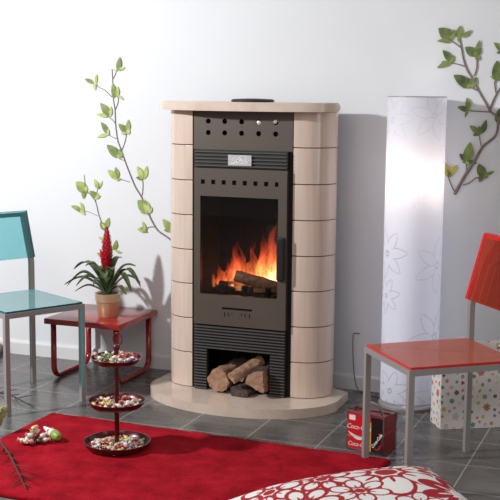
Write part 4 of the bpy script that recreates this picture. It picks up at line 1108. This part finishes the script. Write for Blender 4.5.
DECAL_C = dict(
  stems=[[(-0.998,0.954),(-0.959,1.032),(-0.932,1.076),(-0.907,1.121),(-0.88,1.171),(-0.852,1.196),(-0.829,1.217),(-0.817,1.244),(-0.816,1.283),(-0.825,1.309),(-0.848,1.327),(-0.876,1.37),(-0.909,1.423),(-0.937,1.475),(-0.961,1.51),(-0.981,1.563),(-0.989,1.602),(-0.999,1.646)],[(-0.853,1.34),(-0.837,1.388),(-0.813,1.432),(-0.784,1.485)]],
  twigs=[[(-0.991,1.607),(-1.014,1.624),(-1.034,1.638),(-1.039,1.642)],[(-0.929,1.484),(-0.919,1.519),(-0.921,1.558),(-0.928,1.572)],[(-0.973,1.526),(-0.997,1.534),(-1.029,1.541),(-1.033,1.541)],[(-0.909,1.418),(-0.927,1.427),(-0.945,1.436),(-0.949,1.431)],[(-0.852,1.327),(-0.888,1.328),(-0.932,1.33),(-0.95,1.334)],[(-0.884,1.167),(-0.892,1.198),(-0.897,1.228),(-0.897,1.228)],[(-0.945,1.053),(-0.948,1.075),(-0.951,1.102),(-0.951,1.098)],[(-0.961,0.998),(-0.934,1.008),(-0.904,1.032),(-0.877,1.037)],[(-0.998,0.965),(-1.015,0.996),(-1.03,1.032),(-1.032,1.032)],[(-0.829,1.406),(-0.835,1.432),(-0.838,1.458),(-0.831,1.463)]],
  leaves=[((-1.095,1.695),(-1.039,1.642),0.75),((-1.025,1.69),(-1.037,1.646),0.4),((-1.1,1.638),(-1.039,1.633),0.35),((-0.997,1.705),(-1.01,1.655),0.6),((-0.947,1.685),(-0.993,1.655),0.4),((-1.001,1.629),(-1.004,1.664),0.35),((-0.973,1.611),(-0.928,1.572),0.75),((-0.91,1.641),(-0.926,1.593),0.4),((-0.903,1.606),(-0.928,1.58),0.75),((-0.905,1.554),(-0.923,1.576),0.9),((-1.073,1.598),(-1.036,1.545),0.5),((-1.03,1.576),(-1.036,1.541),0.5),((-1.096,1.519),(-1.033,1.541),0.4),((-1.079,1.545),(-1.042,1.541),0.4),((-1.02,1.488),(-0.954,1.435),0.6),((-0.918,1.48),(-0.949,1.431),0.6),((-0.98,1.431),(-0.949,1.431),0.3),((-0.957,1.389),(-0.95,1.334),0.5),((-0.998,1.347),(-0.952,1.329),0.55),((-0.962,1.298),(-0.95,1.334),0.35),((-0.867,1.293),(-0.893,1.229),0.45),((-0.941,1.265),(-0.897,1.228),0.5),((-0.899,1.264),(-0.9,1.228),0.6),((-0.934,1.192),(-0.953,1.106),0.6),((-0.902,1.099),(-0.947,1.107),0.6),((-0.968,1.128),(-0.951,1.098),0.5),((-0.893,1.097),(-0.877,1.037),0.75),((-0.823,1.066),(-0.864,1.049),0.35),((-0.889,1.014),(-0.873,1.042),0.8),((-0.85,1.034),(-0.873,1.055),0.8),((-1.048,1.099),(-1.032,1.032),0.5),((-0.991,1.087),(-1.028,1.045),0.5),((-0.83,1.552),(-0.832,1.467),0.65),((-0.803,1.528),(-0.827,1.467),0.6),((-0.858,1.484),(-0.831,1.463),0.3),((-0.847,1.63),(-0.806,1.589),0.5),((-0.811,1.345),(-0.82,1.279),0.6),((-0.787,1.328),(-0.816,1.283),0.5),((-0.787,1.554),(-0.806,1.589),0.5)])
build_sprig(DECAL_A, 'pale leafy branch against the white wall, running from the stove up past the mantel', [M['dleaf'], M['dleafm'], M['dleafp']], 0.0048)
build_sprig(DECAL_B, 'small leafy branch against the wall behind the red flower spike', [M['dleafm'], M['dleaf'], M['dleafp']], 0.0036)
build_sprig(DECAL_C, 'forked leafy branch against the wall beside the lit floor lamp', [M['dleafd'], M['dleaf'], M['dleafd'], M['dleaf']], 0.0075, yellow=(30, 31))

# ------------------------------------------------------------------ things at the picture's edge
def build_edge_things():
    bm = bmesh.new()
    lathe(bm, [(0, 0.0), (0.10, 0.0), (0.135, 0.02), (0.142, 0.05), (0.125, 0.075), (0.07, 0.085), (0, 0.086)], 40)
    for v in bm.verts: v.co *= 1+0.03*noise.noise(v.co*9)
    o = finish(bm, 'pouf', M['beige'], loc=(-3.485, -0.16, 0.001), smooth=True)
    tag(o, 'low rounded beige floor pouf by the baseboard behind the turquoise chair', 'pouf')
    # dry twigs in front, reaching in over the rug and the tiles
    def twig(p, side, n, label, r=0.003, seed=1, ln=0.05):
        rnd = random.Random(seed); path = smooth_path(p, 8); bm = bmesh.new(); N = len(path)
        tube(bm, path, [r*(1-0.6*i/(N-1)) for i in range(N)], 7)
        for k in range(n):
            i = int((0.15+0.83*k/n)*(N-1)); a = path[i]; d = (path[min(N-1, i+1)]-path[max(0, i-1)]).normalized()
            s = 1 if k % 2 else -1; out = (d*0.9+side*s*rnd.uniform(0.15, 0.8)+Vector((0, 0, rnd.uniform(-0.1, 0.3)))).normalized()
            l = ln*rnd.uniform(0.35, 1.15); tube(bm, smooth_path([a, a+out*l*0.5+d*l*0.05, a+out*l+d*l*0.2], 3), [r*0.5]*6+[r*0.25], 5)
        o = finish(bm, 'dry_twig', M['drytwig'], smooth=True); tag(o, label, 'twig')
    twig([(-3.02, -0.75, 0.006), (-2.90, -0.755, 0.010), (-2.78, -0.825, 0.012), (-2.675, -0.885, 0.006)], Vector((0.2, 1, 0)).normalized(), 9, 'dry brown twig lying on the grey tiles by the turquoise chair', 0.0042, 2, 0.085)
    twig([(-2.50, -1.41, 0.022), (-2.36, -1.56, 0.03), (-2.225, -1.715, 0.032), (-2.115, -1.835, 0.024)], Vector((1, 0.4, 0)).normalized(), 10, 'dry brown twig lying on the corner of the red rug', 0.0044, 4, 0.075)
    # pale seed head of the same dry bunch
    bm = bmesh.new(); rnd = random.Random(9); a = Vector((-2.60, -1.32, 0.0)); b = Vector((-2.562, -1.28, 0.12))
    tube(bm, [a, a*0.5+b*0.5, b], 0.005, 8)
    for k in range(260):
        t = rnd.uniform(0.12, 1); c = a.lerp(b, t); an = rnd.uniform(0, 6.283); rr = 0.034*math.sin(math.pi*min(1, t*0.88+0.06))**0.6
        out = Vector((math.cos(an), math.sin(an), 0.9)).normalized(); tube(bm, [c, c+out*rr*rnd.uniform(0.8, 1.3)], [0.0022, 0.0012], 5)
    o = finish(bm, 'seed_head', M['drygrass'], smooth=True)
    tag(o, 'pale green fluffy seed head standing by the corner of the red rug', 'dried plant')
build_edge_things()
